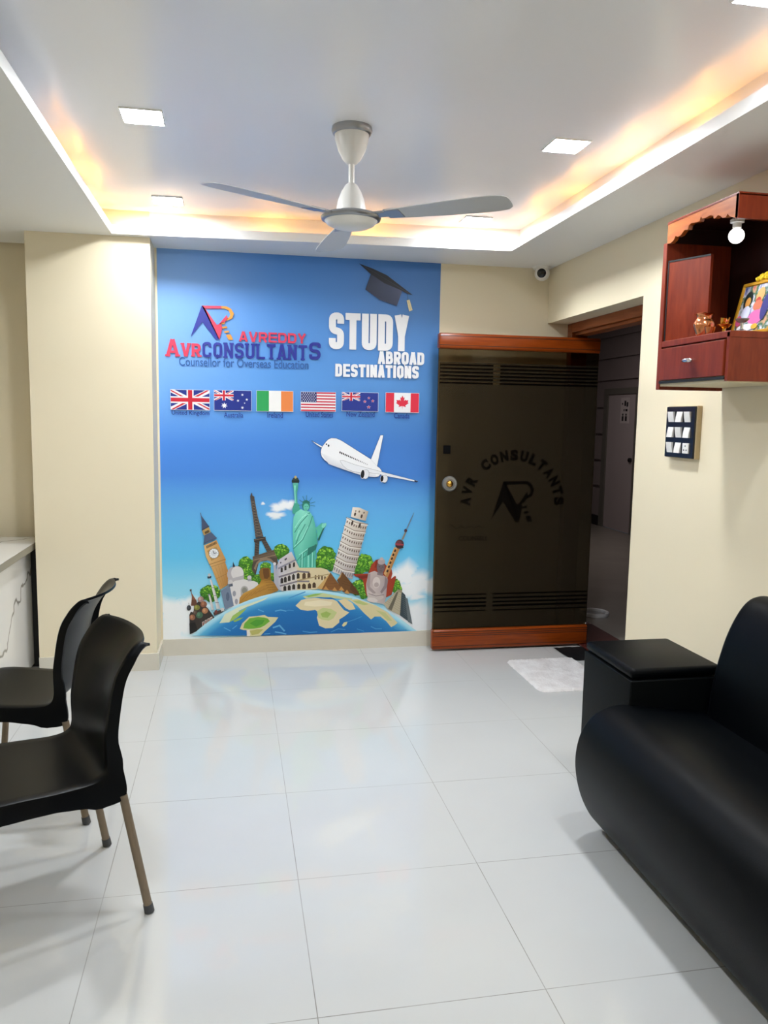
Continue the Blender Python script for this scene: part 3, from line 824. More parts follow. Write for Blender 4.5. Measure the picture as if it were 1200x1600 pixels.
("L",[1910,4600,2441,4690],24,"7d5a26"),
("L",[1963,4449,2534,4524],24,"7d5a26"),
("L",[2016,4298,2627,4359],24,"7d5a26"),
("L",[2069,4147,2720,4192],24,"7d5a26"),
("L",[2122,3995,2813,4026],24,"7d5a26"),
("L",[523,3410,853,3742],20,"8e6426"),
("L",[786,3526,1116,3830],20,"8e6426"),
("L",[1050,3641,1380,3919],20,"8e6426"),
("L",[1314,3757,1645,4007],20,"8e6426"),
("L",[1578,3873,1910,4096],20,"8e6426"),
("L",[1843,3989,2175,4185],20,"8e6426"),
]),
('amphitheatre_picture','round arcaded stone amphitheatre in the wall print',[
("G",[2693,5603,2839,5940,3570,6416,3805,5923,4041,5441,4715,5223,4721,3882,2973,3905,2740,4035,2573,4517],["b8b4c2","c9c5cf","d8d4da","c8bfb4","d8cdb8","d8cca8","d0c8b8","c4c2c8","a8a8b4","a0a0b0"]),
("P",[2454,5608,2607,5673,2740,4035,2507,4450],"b0b0bc"),
("E",2534,5660,92,92,0,"d8d6da"),
("P",[3927,5360,4667,5360,5410,5346,5822,5224,6071,4969,5196,3949,3932,3928],"d9c9a2"),
("P",[2973,4944,3927,5337,3932,3928,2974,3892],"cfc9c4"),
("P",[2739,5398,3805,5923,3872,5840,2773,5289],"8d8a98"),
("P",[2773,4853,3975,5203,4715,5120,4716,5017,3975,5087,2806,4750],"7d7680"),
("P",[2840,4271,3977,4553,4718,4536,4719,4440,3977,4457,2873,4182],"7d7680"),
("P",[2906,5096,2906,5341,2972,5421,3039,5365,3039,5120],"3a3430"),
("P",[3139,5214,3138,5459,3205,5539,3272,5483,3272,5238],"3a3430"),
("P",[3405,5344,3405,5590,3472,5670,3538,5614,3539,5369],"3a3430"),
("P",[3673,5421,3672,5666,3739,5747,3806,5691,3806,5446],"3a3430"),
("P",[2900,4386,2899,4673,2986,4780,3073,4683,3073,4403],"332c28"),
("P",[3113,4450,3113,4737,3199,4844,3286,4746,3287,4466],"332c28"),
("P",[3354,4526,3353,4813,3440,4921,3527,4823,3528,4543],"332c28"),
("P",[3621,4602,3620,4889,3707,4997,3795,4899,3795,4619],"332c28"),
("P",[3916,4671,3915,4958,4002,5066,4090,4968,4091,4687],"332c28"),
("P",[4306,4662,4305,4950,4392,5058,4480,4960,4481,4679],"332c28"),
("P",[3080,3910,3080,4163,3173,4263,3267,4172,3268,3912],"332c28"),
("P",[3348,3944,3347,4198,3441,4298,3535,4207,3536,3946],"332c28"),
("P",[3629,3992,3629,4246,3722,4346,3817,4255,3817,3994],"332c28"),
("P",[3952,4011,3951,4265,4045,4366,4139,4275,4140,4013],"332c28"),
("P",[4302,4002,4301,4257,4395,4358,4490,4266,4491,4005],"332c28"),
("P",[4262,4660,4261,4947,4357,5050,4454,4943,4455,4656],"5a4430"),
("P",[4588,4683,4587,4970,4683,5074,4780,4966,4782,4679],"5a4430"),
("P",[5050,4597,5048,4839,5100,4899,5153,4837,5154,4595],"6b5238"),
("P",[5259,4608,5257,4850,5309,4909,5361,4848,5363,4605],"6b5238"),
("P",[5460,4558,5459,4800,5511,4860,5563,4798,5565,4555],"6b5238"),
("P",[5648,4508,5646,4751,5698,4810,5751,4748,5753,4505],"6b5238"),
("P",[4257,4010,4256,4268,4360,4371,4464,4263,4465,4005],"4a3828"),
("P",[4614,4032,4613,4289,4716,4393,4821,4284,4822,4027],"4a3828"),
("P",[4911,4070,4910,4328,5014,4431,5119,4323,5120,4065],"4a3828"),
("P",[3930,4585,5936,4957,5937,4896,3930,4502],"a8946c"),
("P",[3138,5935,3271,6034,3304,5932,3171,5832],"4a4855"),
("P",[2872,5736,2938,5789,2958,5693,2892,5654],"4a4855"),
]),
('statue_picture','green robed statue with a raised torch in the wall print',[
("P",[3634,10678,3997,10678,3969,10348,3912,10128,3943,9466,4120,9096,3843,8803,3638,8878,3652,9173,3768,9540,3722,10202],"4fae98"),
("P",[3721,10605,3867,10605,3810,10201,3870,9466,3783,9467,3737,10202],"86dcc6"),
("E",3822,10831,239,188,0,"22302f"),
("E",3822,10978,174,101,0,"33433f"),
("E",3821,11080,80,87,0,"c9b478"),
("P",[3663,10729,3983,10729,3939,10568,3707,10568],"5fbaa6"),
("P",[3638,9158,3768,9430,3950,9466,4060,9377,4061,9097,3770,8766,3638,8841],"49a892"),
("G",[3843,8876,4171,9096,4318,9007,4708,8930,4930,8588,5036,8200,5174,7453,5222,6854,5105,6518,5112,5367,4852,5357,4075,5372,3911,5825,3688,6577,3656,7768,3697,8582],["76d6bf","8fe4ce","8fe4ce","7edac4","5cc0a8","56b8a2","4fae98","4aa690","52b29c","5cc0a8","6acab4","5cc0a8","4fae98","5cc0a8","76d6bf","76d6bf"]),
("P",[5053,7887,5354,8108,5465,8196,5762,8156,5748,8007,5542,7748,5264,7153,5174,7453,5172,7677],"5cc0a8"),
("P",[5502,8159,5747,8209,5762,8104,5579,7822,5452,7973],"86dcc6"),
("P",[5542,7837,5652,7933,5310,7062,5213,7153],"256a5c"),
("L",[3703,6577,4289,7165,4726,8129,4886,8647],51,"3a8f7c"),
("L",[3773,7618,4138,8208,4723,8871],51,"3a8f7c"),
("L",[3926,5825,4440,6416,5103,6855],51,"3a8f7c"),
("L",[4550,6564,4478,6116,4147,5896],51,"3a8f7c"),
("L",[3849,6873,4067,7466,4432,8131],51,"3a8f7c"),
("L",[3761,6725,4215,7166,4617,7981],40,"a6efdc"),
("L",[3787,7915,4064,8357,4539,8835],40,"a6efdc"),
("L",[3848,7171,4066,7763],40,"a6efdc"),
("L",[4072,6197,4587,6563,5030,6782],40,"a6efdc"),
("L",[4210,8578,4650,8760],40,"a6efdc"),
("L",[4182,6255,4156,5401],36,"3a8f7c"),
("L",[4329,6343,4304,5398],36,"3a8f7c"),
("L",[4513,6452,4489,5394],36,"3a8f7c"),
("L",[4810,6268,4785,5388],36,"3a8f7c"),
("L",[4974,6166,4949,5385],36,"3a8f7c"),
("L",[4255,6381,4244,5429],47,"a0ecd8"),
("L",[4647,6375,4637,5421],47,"a0ecd8"),
("L",[4898,6371,4889,5416],47,"a0ecd8"),
("P",[4616,6623,5177,6854,5105,6518,4707,6187,4552,6114],"2c7668"),
("E",4478,9301,246,319,0,"2f8272"),
("E",4486,9205,174,232,0,"67c2ae"),
("P",[4250,9465,4294,9597,4498,9655,4690,9566,4734,9448,4499,9493],"2c7466"),
("L",[4412,9242,4471,9242],20,"1f574c"),
("L",[4530,9242,4588,9242],20,"1f574c"),
("L",[4442,9095,4545,9094],20,"1f574c"),
("L",[4251,9354,4002,9333],28,"2c6a60"),
("L",[4279,9524,4059,9672],28,"2c6a60"),
("L",[4381,9634,4263,9892],28,"2c6a60"),
("L",[4506,9663,4512,9950],28,"2c6a60"),
("L",[4675,9588,4850,9802],28,"2c6a60"),
("L",[4771,9455,5043,9535],28,"2c6a60"),
("L",[4764,9322,5030,9269],28,"2c6a60"),
]),
('pyramid_picture','brown stone pyramids in the wall print',[
("P",[6807,5060,7760,3885,7932,3520,6851,3762,6466,4527],"6e4a28"),
("P",[6807,5060,6690,4712,6466,4527],"c69a60"),
("P",[7374,4392,7948,3519,7610,3666,7304,3896],"5b3c22"),
("P",[6048,5030,6788,3986,6699,3797,5495,3942],"86582e"),
("P",[6048,5030,5495,3942,5180,4018],"cfa566"),
("L",[5956,4849,6168,4853],12,"5f3e20"),
("L",[6935,4905,6960,4860],12,"4a3018"),
("L",[5864,4667,6289,4676],12,"5f3e20"),
("L",[6911,4753,7114,4660],12,"4a3018"),
("L",[5771,4486,6410,4498],12,"5f3e20"),
("L",[6887,4601,7267,4459],12,"4a3018"),
("L",[5679,4305,6531,4320],12,"5f3e20"),
("L",[6864,4450,7421,4258],12,"4a3018"),
("L",[5587,4123,6652,4142],12,"5f3e20"),
("L",[6840,4297,7575,4057],12,"4a3018"),
("P",[5755,4171,5952,3892,5592,3932],"c08c4c"),
("P",[6319,4081,6518,3801,6156,3841],"c08c4c"),
("P",[6756,4109,6956,3829,6593,3868],"c08c4c"),
("P",[7114,3893,7315,3613,6950,3653],"c08c4c"),
]),
('seated_statue_picture','grey seated stone statue in the wall print',[
("G",[8493,4933,8889,5078,9353,4823,9702,4646,9783,4452,9714,3991,9671,3334,9555,2857,8997,3005,8494,3227,8389,3677,8351,4216],["c9bab6","c4b4b0","b8a8a4","a8989a","9c8c8c","a8989a","a8989a","b8aaa6","c8bcb6","d4c8c2","c4b6b2","b6a6a4"]),
("P",[8471,4903,8624,4900,8598,4056,8987,3661,8913,3509,8508,3866,8381,4215],"a39492"),
("P",[9586,4687,9783,4452,9714,3991,9373,3574,9279,3693,9534,4111],"8d7e80"),
("E",9023,4315,246,362,0,"d6cbc6"),
("E",9025,4161,159,159,0,"b3a4a0"),
("E",8991,3391,521,203,8,"c4b8b2"),
("E",8764,3166,362,159,12,"d6ccc6"),
("L",[8528,3596,8991,3430,9529,3493],40,"86787a"),
("P",[9082,5005,9443,4959,9432,4729,9061,4814],"85767a"),
("E",9284,5308,261,420,0,"776669"),
("E",9324,5667,246,203,0,"b8a8a8"),
("E",9336,5850,116,101,0,"c6b8b6"),
("L",[9161,5333,9253,5324],24,"3d3236"),
("L",[9361,5314,9453,5304],24,"3d3236"),
("L",[9226,5071,9380,5060],24,"4a3c40"),
("L",[9307,5284,9309,5162],24,"5a4a4e"),
]),
('step_pyramid_picture','stepped stone pyramid in the wall print',[
("P",[9508,2889,10414,3780,10704,3664,10610,2101,9777,2540],"b9ae94"),
("P",[10688,3695,10926,3456,11453,1470,10602,2109],"3d4a50"),
("L",[10338,3704,10674,3603],14,"8d836c"),
("L",[10249,3616,10674,3443],14,"8d836c"),
("L",[10160,3528,10674,3283],14,"8d836c"),
("L",[10071,3440,10673,3123],14,"8d836c"),
("L",[9983,3352,10673,2963],14,"8d836c"),
("L",[9894,3264,10672,2803],14,"8d836c"),
("L",[9805,3176,10672,2643],14,"8d836c"),
("L",[9716,3088,10672,2483],14,"8d836c"),
("L",[9627,3000,10671,2322],14,"8d836c"),
("P",[10340,3627,10494,3700,10051,2430,9816,2554],"6b6454"),
("P",[10931,3223,11087,3218,11453,1470,11158,1653],"6a7478"),
("P",[10414,3819,10718,3772,10721,3601,10416,3671],"9a9078"),
("L",[10708,3462,10945,3300],16,"6f7a7c"),
("L",[10726,3321,10995,3127],16,"6f7a7c"),
("L",[10745,3181,11046,2955],16,"6f7a7c"),
("L",[10763,3040,11096,2781],16,"6f7a7c"),
("L",[10781,2900,11147,2608],16,"6f7a7c"),
("L",[10800,2759,11197,2435],16,"6f7a7c"),
("L",[10818,2618,11248,2261],16,"6f7a7c"),
("L",[10837,2477,11298,2087],16,"6f7a7c"),
("L",[10855,2336,11349,1913],16,"6f7a7c"),
("L",[10873,2194,11400,1739],16,"6f7a7c"),
]),
('globe_picture','blue globe with green and sandy land in the wall print',[
("G",[-2578,1224,-2319,1462,-2098,1441,-2351,1216],["bfe9f5","bfe9f5","a5def2","a5def2"]),
("G",[-2319,1462,-2052,1690,-1837,1657,-2098,1441],["bfe9f5","bfe9f5","a5def2","a5def2"]),
("G",[-2052,1690,-1777,1909,-1569,1863,-1837,1657],["bfe9f5","bfe9f5","a5def2","a5def2"]),
("G",[-1777,1909,-1494,2118,-1294,2060,-1569,1863],["bfe9f5","bfe9f5","a5def2","a5def2"]),
("G",[-1494,2118,-1205,2316,-1012,2248,-1294,2060],["bfe9f5","bfe9f5","a5def2","a5def2"]),
("G",[-1205,2316,-908,2504,-723,2425,-1012,2248],["bfe9f5","bfe9f5","a5def2","a5def2"]),
("G",[-908,2504,-605,2682,-429,2592,-723,2425],["bfe9f5","bfe9f5","a5def2","a5def2"]),
("G",[-605,2682,-295,2848,-129,2749,-429,2592],["bfe9f5","bfe9f5","a5def2","a5def2"]),
("G",[-295,2848,21,3003,177,2896,-129,2749],["bfe9f5","bfe9f5","a5def2","a5def2"]),
("G",[21,3003,342,3147,489,3031,177,2896],["bfe9f5","bfe9f5","a5def2","a5def2"]),
("G",[342,3147,669,3280,805,3156,489,3031],["bfe9f5","bfe9f5","a5def2","a5def2"]),
("G",[669,3280,1001,3401,1126,3270,805,3156],["bfe9f5","bfe9f5","a5def2","a5def2"]),
("G",[1001,3401,1338,3510,1452,3372,1126,3270],["bfe9f5","bfe9f5","a5def2","a5def2"]),
("G",[1338,3510,1679,3607,1781,3464,1452,3372],["bfe9f5","bfe9f5","a5def2","a5def2"]),
("G",[1679,3607,2024,3692,2115,3543,1781,3464],["bfe9f5","bfe9f5","a5def2","a5def2"]),
("G",[2024,3692,2373,3765,2451,3612,2115,3543],["bfe9f5","bfe9f5","a5def2","a5def2"]),
("G",[2373,3765,2725,3825,2791,3668,2451,3612],["bfe9f5","bfe9f5","a5def2","a5def2"]),
("G",[2725,3825,3081,3873,3134,3713,2791,3668],["bfe9f5","bfe9f5","a5def2","a5def2"]),
("G",[3081,3873,3439,3909,3479,3746,3134,3713],["bfe9f5","bfe9f5","a5def2","a5def2"]),
("G",[3439,3909,3799,3931,3826,3767,3479,3746],["bfe9f5","bfe9f5","a5def2","a5def2"]),
("G",[3799,3931,4161,3941,4175,3776,3826,3767],["bfe9f5","bfe9f5","a5def2","a5def2"]),
("G",[4161,3941,4524,3939,4525,3773,4175,3776],["bfe9f5","bfe9f5","a5def2","a5def2"]),
("G",[4524,3939,4889,3923,4876,3758,4525,3773],["bfe9f5","bfe9f5","a5def2","a5def2"]),
("G",[4889,3923,5254,3895,5228,3731,4876,3758],["bfe9f5","bfe9f5","a5def2","a5def2"]),
("G",[5254,3895,5619,3853,5580,3692,5228,3731],["bfe9f5","bfe9f5","a5def2","a5def2"]),
("G",[5619,3853,5985,3799,5932,3640,5580,3692],["bfe9f5","bfe9f5","a5def2","a5def2"]),
("G",[5985,3799,6349,3732,6283,3576,5932,3640],["bfe9f5","bfe9f5","a5def2","a5def2"]),
("G",[6349,3732,6713,3652,6634,3501,6283,3576],["bfe9f5","bfe9f5","a5def2","a5def2"]),
("G",[6713,3652,7076,3559,6983,3413,6634,3501],["bfe9f5","bfe9f5","a5def2","a5def2"]),
("G",[7076,3559,7436,3454,7331,3313,6983,3413],["bfe9f5","bfe9f5","a5def2","a5def2"]),
("G",[7436,3454,7795,3335,7676,3201,7331,3313],["bfe9f5","bfe9f5","a5def2","a5def2"]),
("G",[7795,3335,8150,3204,8020,3077,7676,3201],["bfe9f5","bfe9f5","a5def2","a5def2"]),
("G",[8150,3204,8503,3060,8360,2941,8020,3077],["bfe9f5","bfe9f5","a5def2","a5def2"]),
("G",[8503,3060,8852,2904,8697,2793,8360,2941],["bfe9f5","bfe9f5","a5def2","a5def2"]),
("G",[8852,2904,9198,2736,9031,2634,8697,2793],["bfe9f5","bfe9f5","a5def2","a5def2"]),
("G",[9198,2736,9539,2555,9360,2463,9031,2634],["bfe9f5","bfe9f5","a5def2","a5def2"]),
("G",[9539,2555,9875,2362,9686,2281,9360,2463],["bfe9f5","bfe9f5","a5def2","a5def2"]),
("G",[9875,2362,10206,2157,10006,2087,9686,2281],["bfe9f5","bfe9f5","a5def2","a5def2"]),
("G",[10206,2157,10532,1941,10322,1883,10006,2087],["bfe9f5","bfe9f5","a5def2","a5def2"]),
("G",[10532,1941,10851,1713,10631,1667,10322,1883],["bfe9f5","bfe9f5","a5def2","a5def2"]),
("G",[10851,1713,11164,1474,10935,1441,10631,1667],["bfe9f5","bfe9f5","a5def2","a5def2"]),
("G",[11164,1474,11470,1224,11233,1204,10935,1441],["bfe9f5","bfe9f5","a5def2","a5def2"]),
("G",[11470,1224,11769,994,11523,997,11233,1204],["bfe9f5","bfe9f5","a5def2","a5def2"]),
("G",[11769,994,12054,992,11801,994,11523,997],["bfe9f5","bfe9f5","a5def2","a5def2"]),
("G",[-2351,1216,-2098,1441,-1815,1414,-2061,1205],["a5def2","a5def2","5fb4dc","5fb4dc"]),
("G",[-2098,1441,-1837,1657,-1562,1614,-1815,1414],["a5def2","a5def2","5fb4dc","5fb4dc"]),
("G",[-1837,1657,-1569,1863,-1303,1806,-1562,1614],["a5def2","a5def2","5fb4dc","5fb4dc"]),
("G",[-1569,1863,-1294,2060,-1037,1988,-1303,1806],["a5def2","a5def2","5fb4dc","5fb4dc"]),
("G",[-1294,2060,-1012,2248,-766,2162,-1037,1988],["a5def2","a5def2","5fb4dc","5fb4dc"]),
("G",[-1012,2248,-723,2425,-488,2326,-766,2162],["a5def2","a5def2","5fb4dc","5fb4dc"]),
("G",[-723,2425,-429,2592,-205,2480,-488,2326],["a5def2","a5def2","5fb4dc","5fb4dc"]),
("G",[-429,2592,-129,2749,83,2625,-205,2480],["a5def2","a5def2","5fb4dc","5fb4dc"]),
("G",[-129,2749,177,2896,377,2760,83,2625],["a5def2","a5def2","5fb4dc","5fb4dc"]),
("G",[177,2896,489,3031,675,2886,377,2760],["a5def2","a5def2","5fb4dc","5fb4dc"]),
("G",[489,3031,805,3156,978,3001,675,2886],["a5def2","a5def2","5fb4dc","5fb4dc"]),
("G",[805,3156,1126,3270,1285,3105,978,3001],["a5def2","a5def2","5fb4dc","5fb4dc"]),
("G",[1126,3270,1452,3372,1596,3200,1285,3105],["a5def2","a5def2","5fb4dc","5fb4dc"]),
("G",[1452,3372,1781,3464,1911,3284,1596,3200],["a5def2","a5def2","5fb4dc","5fb4dc"]),
("G",[1781,3464,2115,3543,2229,3357,1911,3284],["a5def2","a5def2","5fb4dc","5fb4dc"]),
("G",[2115,3543,2451,3612,2550,3420,2229,3357],["a5def2","a5def2","5fb4dc","5fb4dc"]),
("G",[2451,3612,2791,3668,2874,3472,2550,3420],["a5def2","a5def2","5fb4dc","5fb4dc"]),
("G",[2791,3668,3134,3713,3201,3513,2874,3472],["a5def2","a5def2","5fb4dc","5fb4dc"]),
("G",[3134,3713,3479,3746,3530,3543,3201,3513],["a5def2","a5def2","5fb4dc","5fb4dc"]),
("G",[3479,3746,3826,3767,3860,3562,3530,3543],["a5def2","a5def2","5fb4dc","5fb4dc"]),
("G",[3826,3767,4175,3776,4193,3570,3860,3562],["a5def2","a5def2","5fb4dc","5fb4dc"]),
("G",[4175,3776,4525,3773,4526,3566,4193,3570],["a5def2","a5def2","5fb4dc","5fb4dc"]),
("G",[4525,3773,4876,3758,4860,3552,4526,3566],["a5def2","a5def2","5fb4dc","5fb4dc"]),
("G",[4876,3758,5228,3731,5195,3526,4860,3552],["a5def2","a5def2","5fb4dc","5fb4dc"]),
("G",[5228,3731,5580,3692,5530,3489,5195,3526],["a5def2","a5def2","5fb4dc","5fb4dc"]),
("G",[5580,3692,5932,3640,5865,3441,5530,3489],["a5def2","a5def2","5fb4dc","5fb4dc"]),
("G",[5932,3640,6283,3576,6200,3382,5865,3441],["a5def2","a5def2","5fb4dc","5fb4dc"]),
("G",[6283,3576,6634,3501,6533,3311,6200,3382],["a5def2","a5def2","5fb4dc","5fb4dc"]),
("G",[6634,3501,6983,3413,6866,3229,6533,3311],["a5def2","a5def2","5fb4dc","5fb4dc"]),
("G",[6983,3413,7331,3313,7197,3136,6866,3229],["a5def2","a5def2","5fb4dc","5fb4dc"]),
("G",[7331,3313,7676,3201,7527,3032,7197,3136],["a5def2","a5def2","5fb4dc","5fb4dc"]),
("G",[7676,3201,8020,3077,7854,2917,7527,3032],["a5def2","a5def2","5fb4dc","5fb4dc"]),
("G",[8020,3077,8360,2941,8179,2791,7854,2917],["a5def2","a5def2","5fb4dc","5fb4dc"]),
("G",[8360,2941,8697,2793,8500,2654,8179,2791],["a5def2","a5def2","5fb4dc","5fb4dc"]),
("G",[8697,2793,9031,2634,8819,2506,8500,2654],["a5def2","a5def2","5fb4dc","5fb4dc"]),
("G",[9031,2634,9360,2463,9134,2348,8819,2506],["a5def2","a5def2","5fb4dc","5fb4dc"]),
("G",[9360,2463,9686,2281,9445,2179,9134,2348],["a5def2","a5def2","5fb4dc","5fb4dc"]),
("G",[9686,2281,10006,2087,9752,1999,9445,2179],["a5def2","a5def2","5fb4dc","5fb4dc"]),
("G",[10006,2087,10322,1883,10055,1810,9752,1999],["a5def2","a5def2","5fb4dc","5fb4dc"]),
("G",[10322,1883,10631,1667,10352,1610,10055,1810],["a5def2","a5def2","5fb4dc","5fb4dc"]),
("G",[10631,1667,10935,1441,10644,1400,10352,1610],["a5def2","a5def2","5fb4dc","5fb4dc"]),
("G",[10935,1441,11233,1204,10931,1180,10644,1400],["a5def2","a5def2","5fb4dc","5fb4dc"]),
("G",[11233,1204,11523,997,11210,999,10931,1180],["a5def2","a5def2","5fb4dc","5fb4dc"]),
("G",[11523,997,11801,994,11479,997,11210,999],["a5def2","a5def2","5fb4dc","5fb4dc"]),
("G",[-2061,1205,-1815,1414,-1286,1364,-1517,1185],["5fb4dc","5fb4dc","2f86c4","2f86c4"]),
("G",[-1815,1414,-1562,1614,-1049,1536,-1286,1364],["5fb4dc","5fb4dc","2f86c4","2f86c4"]),
("G",[-1562,1614,-1303,1806,-807,1700,-1049,1536],["5fb4dc","5fb4dc","2f86c4","2f86c4"]),
("G",[-1303,1806,-1037,1988,-560,1856,-807,1700],["5fb4dc","5fb4dc","2f86c4","2f86c4"]),
("G",[-1037,1988,-766,2162,-307,2005,-560,1856],["5fb4dc","5fb4dc","2f86c4","2f86c4"]),
("G",[-766,2162,-488,2326,-50,2145,-307,2005],["5fb4dc","5fb4dc","2f86c4","2f86c4"]),
("G",[-488,2326,-205,2480,211,2277,-50,2145],["5fb4dc","5fb4dc","2f86c4","2f86c4"]),
("G",[-205,2480,83,2625,477,2400,211,2277],["5fb4dc","5fb4dc","2f86c4","2f86c4"]),
("G",[83,2625,377,2760,747,2515,477,2400],["5fb4dc","5fb4dc","2f86c4","2f86c4"]),
("G",[377,2760,675,2886,1021,2622,747,2515],["5fb4dc","5fb4dc","2f86c4","2f86c4"]),
("G",[675,2886,978,3001,1298,2719,1021,2622],["5fb4dc","5fb4dc","2f86c4","2f86c4"]),
("G",[978,3001,1285,3105,1579,2808,1298,2719],["5fb4dc","5fb4dc","2f86c4","2f86c4"]),
("G",[1285,3105,1596,3200,1864,2888,1579,2808],["5fb4dc","5fb4dc","2f86c4","2f86c4"]),
("G",[1596,3200,1911,3284,2151,2959,1864,2888],["5fb4dc","5fb4dc","2f86c4","2f86c4"]),
("G",[1911,3284,2229,3357,2441,3021,2151,2959],["5fb4dc","5fb4dc","2f86c4","2f86c4"]),
("G",[2229,3357,2550,3420,2734,3074,2441,3021],["5fb4dc","5fb4dc","2f86c4","2f86c4"]),
("G",[2550,3420,2874,3472,3028,3117,2734,3074],["5fb4dc","5fb4dc","2f86c4","2f86c4"]),
("G",[2874,3472,3201,3513,3325,3151,3028,3117],["5fb4dc","5fb4dc","2f86c4","2f86c4"]),
("G",[3201,3513,3530,3543,3624,3176,3325,3151],["5fb4dc","5fb4dc","2f86c4","2f86c4"]),
("G",[3530,3543,3860,3562,3924,3191,3624,3176],["5fb4dc","5fb4dc","2f86c4","2f86c4"]),
("G",[3860,3562,4193,3570,4225,3197,3924,3191],["5fb4dc","5fb4dc","2f86c4","2f86c4"]),
("G",[4193,3570,4526,3566,4528,3193,4225,3197],["5fb4dc","5fb4dc","2f86c4","2f86c4"]),
("G",[4526,3566,4860,3552,4831,3180,4528,3193],["5fb4dc","5fb4dc","2f86c4","2f86c4"]),
("G",[4860,3552,5195,3526,5134,3157,4831,3180],["5fb4dc","5fb4dc","2f86c4","2f86c4"]),
("G",[5195,3526,5530,3489,5438,3125,5134,3157],["5fb4dc","5fb4dc","2f86c4","2f86c4"]),
("G",[5530,3489,5865,3441,5742,3083,5438,3125],["5fb4dc","5fb4dc","2f86c4","2f86c4"]),
("G",[5865,3441,6200,3382,6045,3031,5742,3083],["5fb4dc","5fb4dc","2f86c4","2f86c4"]),
("G",[6200,3382,6533,3311,6348,2970,6045,3031],["5fb4dc","5fb4dc","2f86c4","2f86c4"]),
("G",[6533,3311,6866,3229,6650,2900,6348,2970],["5fb4dc","5fb4dc","2f86c4","2f86c4"]),
("G",[6866,3229,7197,3136,6951,2819,6650,2900],["5fb4dc","5fb4dc","2f86c4","2f86c4"]),
("G",[7197,3136,7527,3032,7250,2730,6951,2819],["5fb4dc","5fb4dc","2f86c4","2f86c4"]),
("G",[7527,3032,7854,2917,7548,2631,7250,2730],["5fb4dc","5fb4dc","2f86c4","2f86c4"]),
("G",[7854,2917,8179,2791,7844,2522,7548,2631],["5fb4dc","5fb4dc","2f86c4","2f86c4"]),
("G",[8179,2791,8500,2654,8137,2404,7844,2522],["5fb4dc","5fb4dc","2f86c4","2f86c4"]),
("G",[8500,2654,8819,2506,8428,2277,8137,2404],["5fb4dc","5fb4dc","2f86c4","2f86c4"]),
("G",[8819,2506,9134,2348,8716,2141,8428,2277],["5fb4dc","5fb4dc","2f86c4","2f86c4"]),
("G",[9134,2348,9445,2179,9001,1996,8716,2141],["5fb4dc","5fb4dc","2f86c4","2f86c4"]),
("G",[9445,2179,9752,1999,9282,1841,9001,1996],["5fb4dc","5fb4dc","2f86c4","2f86c4"]),
("G",[9752,1999,10055,1810,9560,1678,9282,1841],["5fb4dc","5fb4dc","2f86c4","2f86c4"]),
("G",[10055,1810,10352,1610,9834,1506,9560,1678],["5fb4dc","5fb4dc","2f86c4","2f86c4"]),
("G",[10352,1610,10644,1400,10104,1326,9834,1506],["5fb4dc","5fb4dc","2f86c4","2f86c4"]),
("G",[10644,1400,10931,1180,10369,1137,10104,1326],["5fb4dc","5fb4dc","2f86c4","2f86c4"]),
("G",[10931,1180,11210,999,10628,1004,10369,1137],["5fb4dc","5fb4dc","2f86c4","2f86c4"]),
("G",[11210,999,11479,997,10880,1002,10628,1004],["5fb4dc","5fb4dc","2f86c4","2f86c4"]),
("G",[-1517,1185,-1286,1364,-256,1272,-455,1146],["2f86c4","2f86c4","1f70b4","1f70b4"]),
("G",[-1286,1364,-1049,1536,-53,1393,-256,1272],["2f86c4","2f86c4","1f70b4","1f70b4"]),
("G",[-1049,1536,-807,1700,154,1508,-53,1393],["2f86c4","2f86c4","1f70b4","1f70b4"]),
("G",[-807,1700,-560,1856,363,1617,154,1508],["2f86c4","2f86c4","1f70b4","1f70b4"]),
("G",[-560,1856,-307,2005,576,1720,363,1617],["2f86c4","2f86c4","1f70b4","1f70b4"]),
("G",[-307,2005,-50,2145,791,1817,576,1720],["2f86c4","2f86c4","1f70b4","1f70b4"]),
("G",[-50,2145,211,2277,1010,1909,791,1817],["2f86c4","2f86c4","1f70b4","1f70b4"]),
("G",[211,2277,477,2400,1231,1994,1010,1909],["2f86c4","2f86c4","1f70b4","1f70b4"]),
("G",[477,2400,747,2515,1455,2074,1231,1994],["2f86c4","2f86c4","1f70b4","1f70b4"]),
("G",[747,2515,1021,2622,1681,2147,1455,2074],["2f86c4","2f86c4","1f70b4","1f70b4"]),
("G",[1021,2622,1298,2719,1909,2214,1681,2147],["2f86c4","2f86c4","1f70b4","1f70b4"]),
("G",[1298,2719,1579,2808,2140,2275,1909,2214],["2f86c4","2f86c4","1f70b4","1f70b4"]),
("G",[1579,2808,1864,2888,2372,2329,2140,2275],["2f86c4","2f86c4","1f70b4","1f70b4"]),
("G",[1864,2888,2151,2959,2607,2377,2372,2329],["2f86c4","2f86c4","1f70b4","1f70b4"]),
("G",[2151,2959,2441,3021,2843,2419,2607,2377],["2f86c4","2f86c4","1f70b4","1f70b4"]),
("G",[2441,3021,2734,3074,3080,2454,2843,2419],["2f86c4","2f86c4","1f70b4","1f70b4"]),
("G",[2734,3074,3028,3117,3320,2483,3080,2454],["2f86c4","2f86c4","1f70b4","1f70b4"]),
("G",[3028,3117,3325,3151,3560,2505,3320,2483],["2f86c4","2f86c4","1f70b4","1f70b4"]),
("G",[3325,3151,3624,3176,3801,2521,3560,2505],["2f86c4","2f86c4","1f70b4","1f70b4"]),
("G",[3624,3176,3924,3191,4044,2530,3801,2521],["2f86c4","2f86c4","1f70b4","1f70b4"]),
("G",[3924,3191,4225,3197,4287,2532,4044,2530],["2f86c4","2f86c4","1f70b4","1f70b4"]),
("G",[4225,3197,4528,3193,4531,2528,4287,2532],["2f86c4","2f86c4","1f70b4","1f70b4"]),
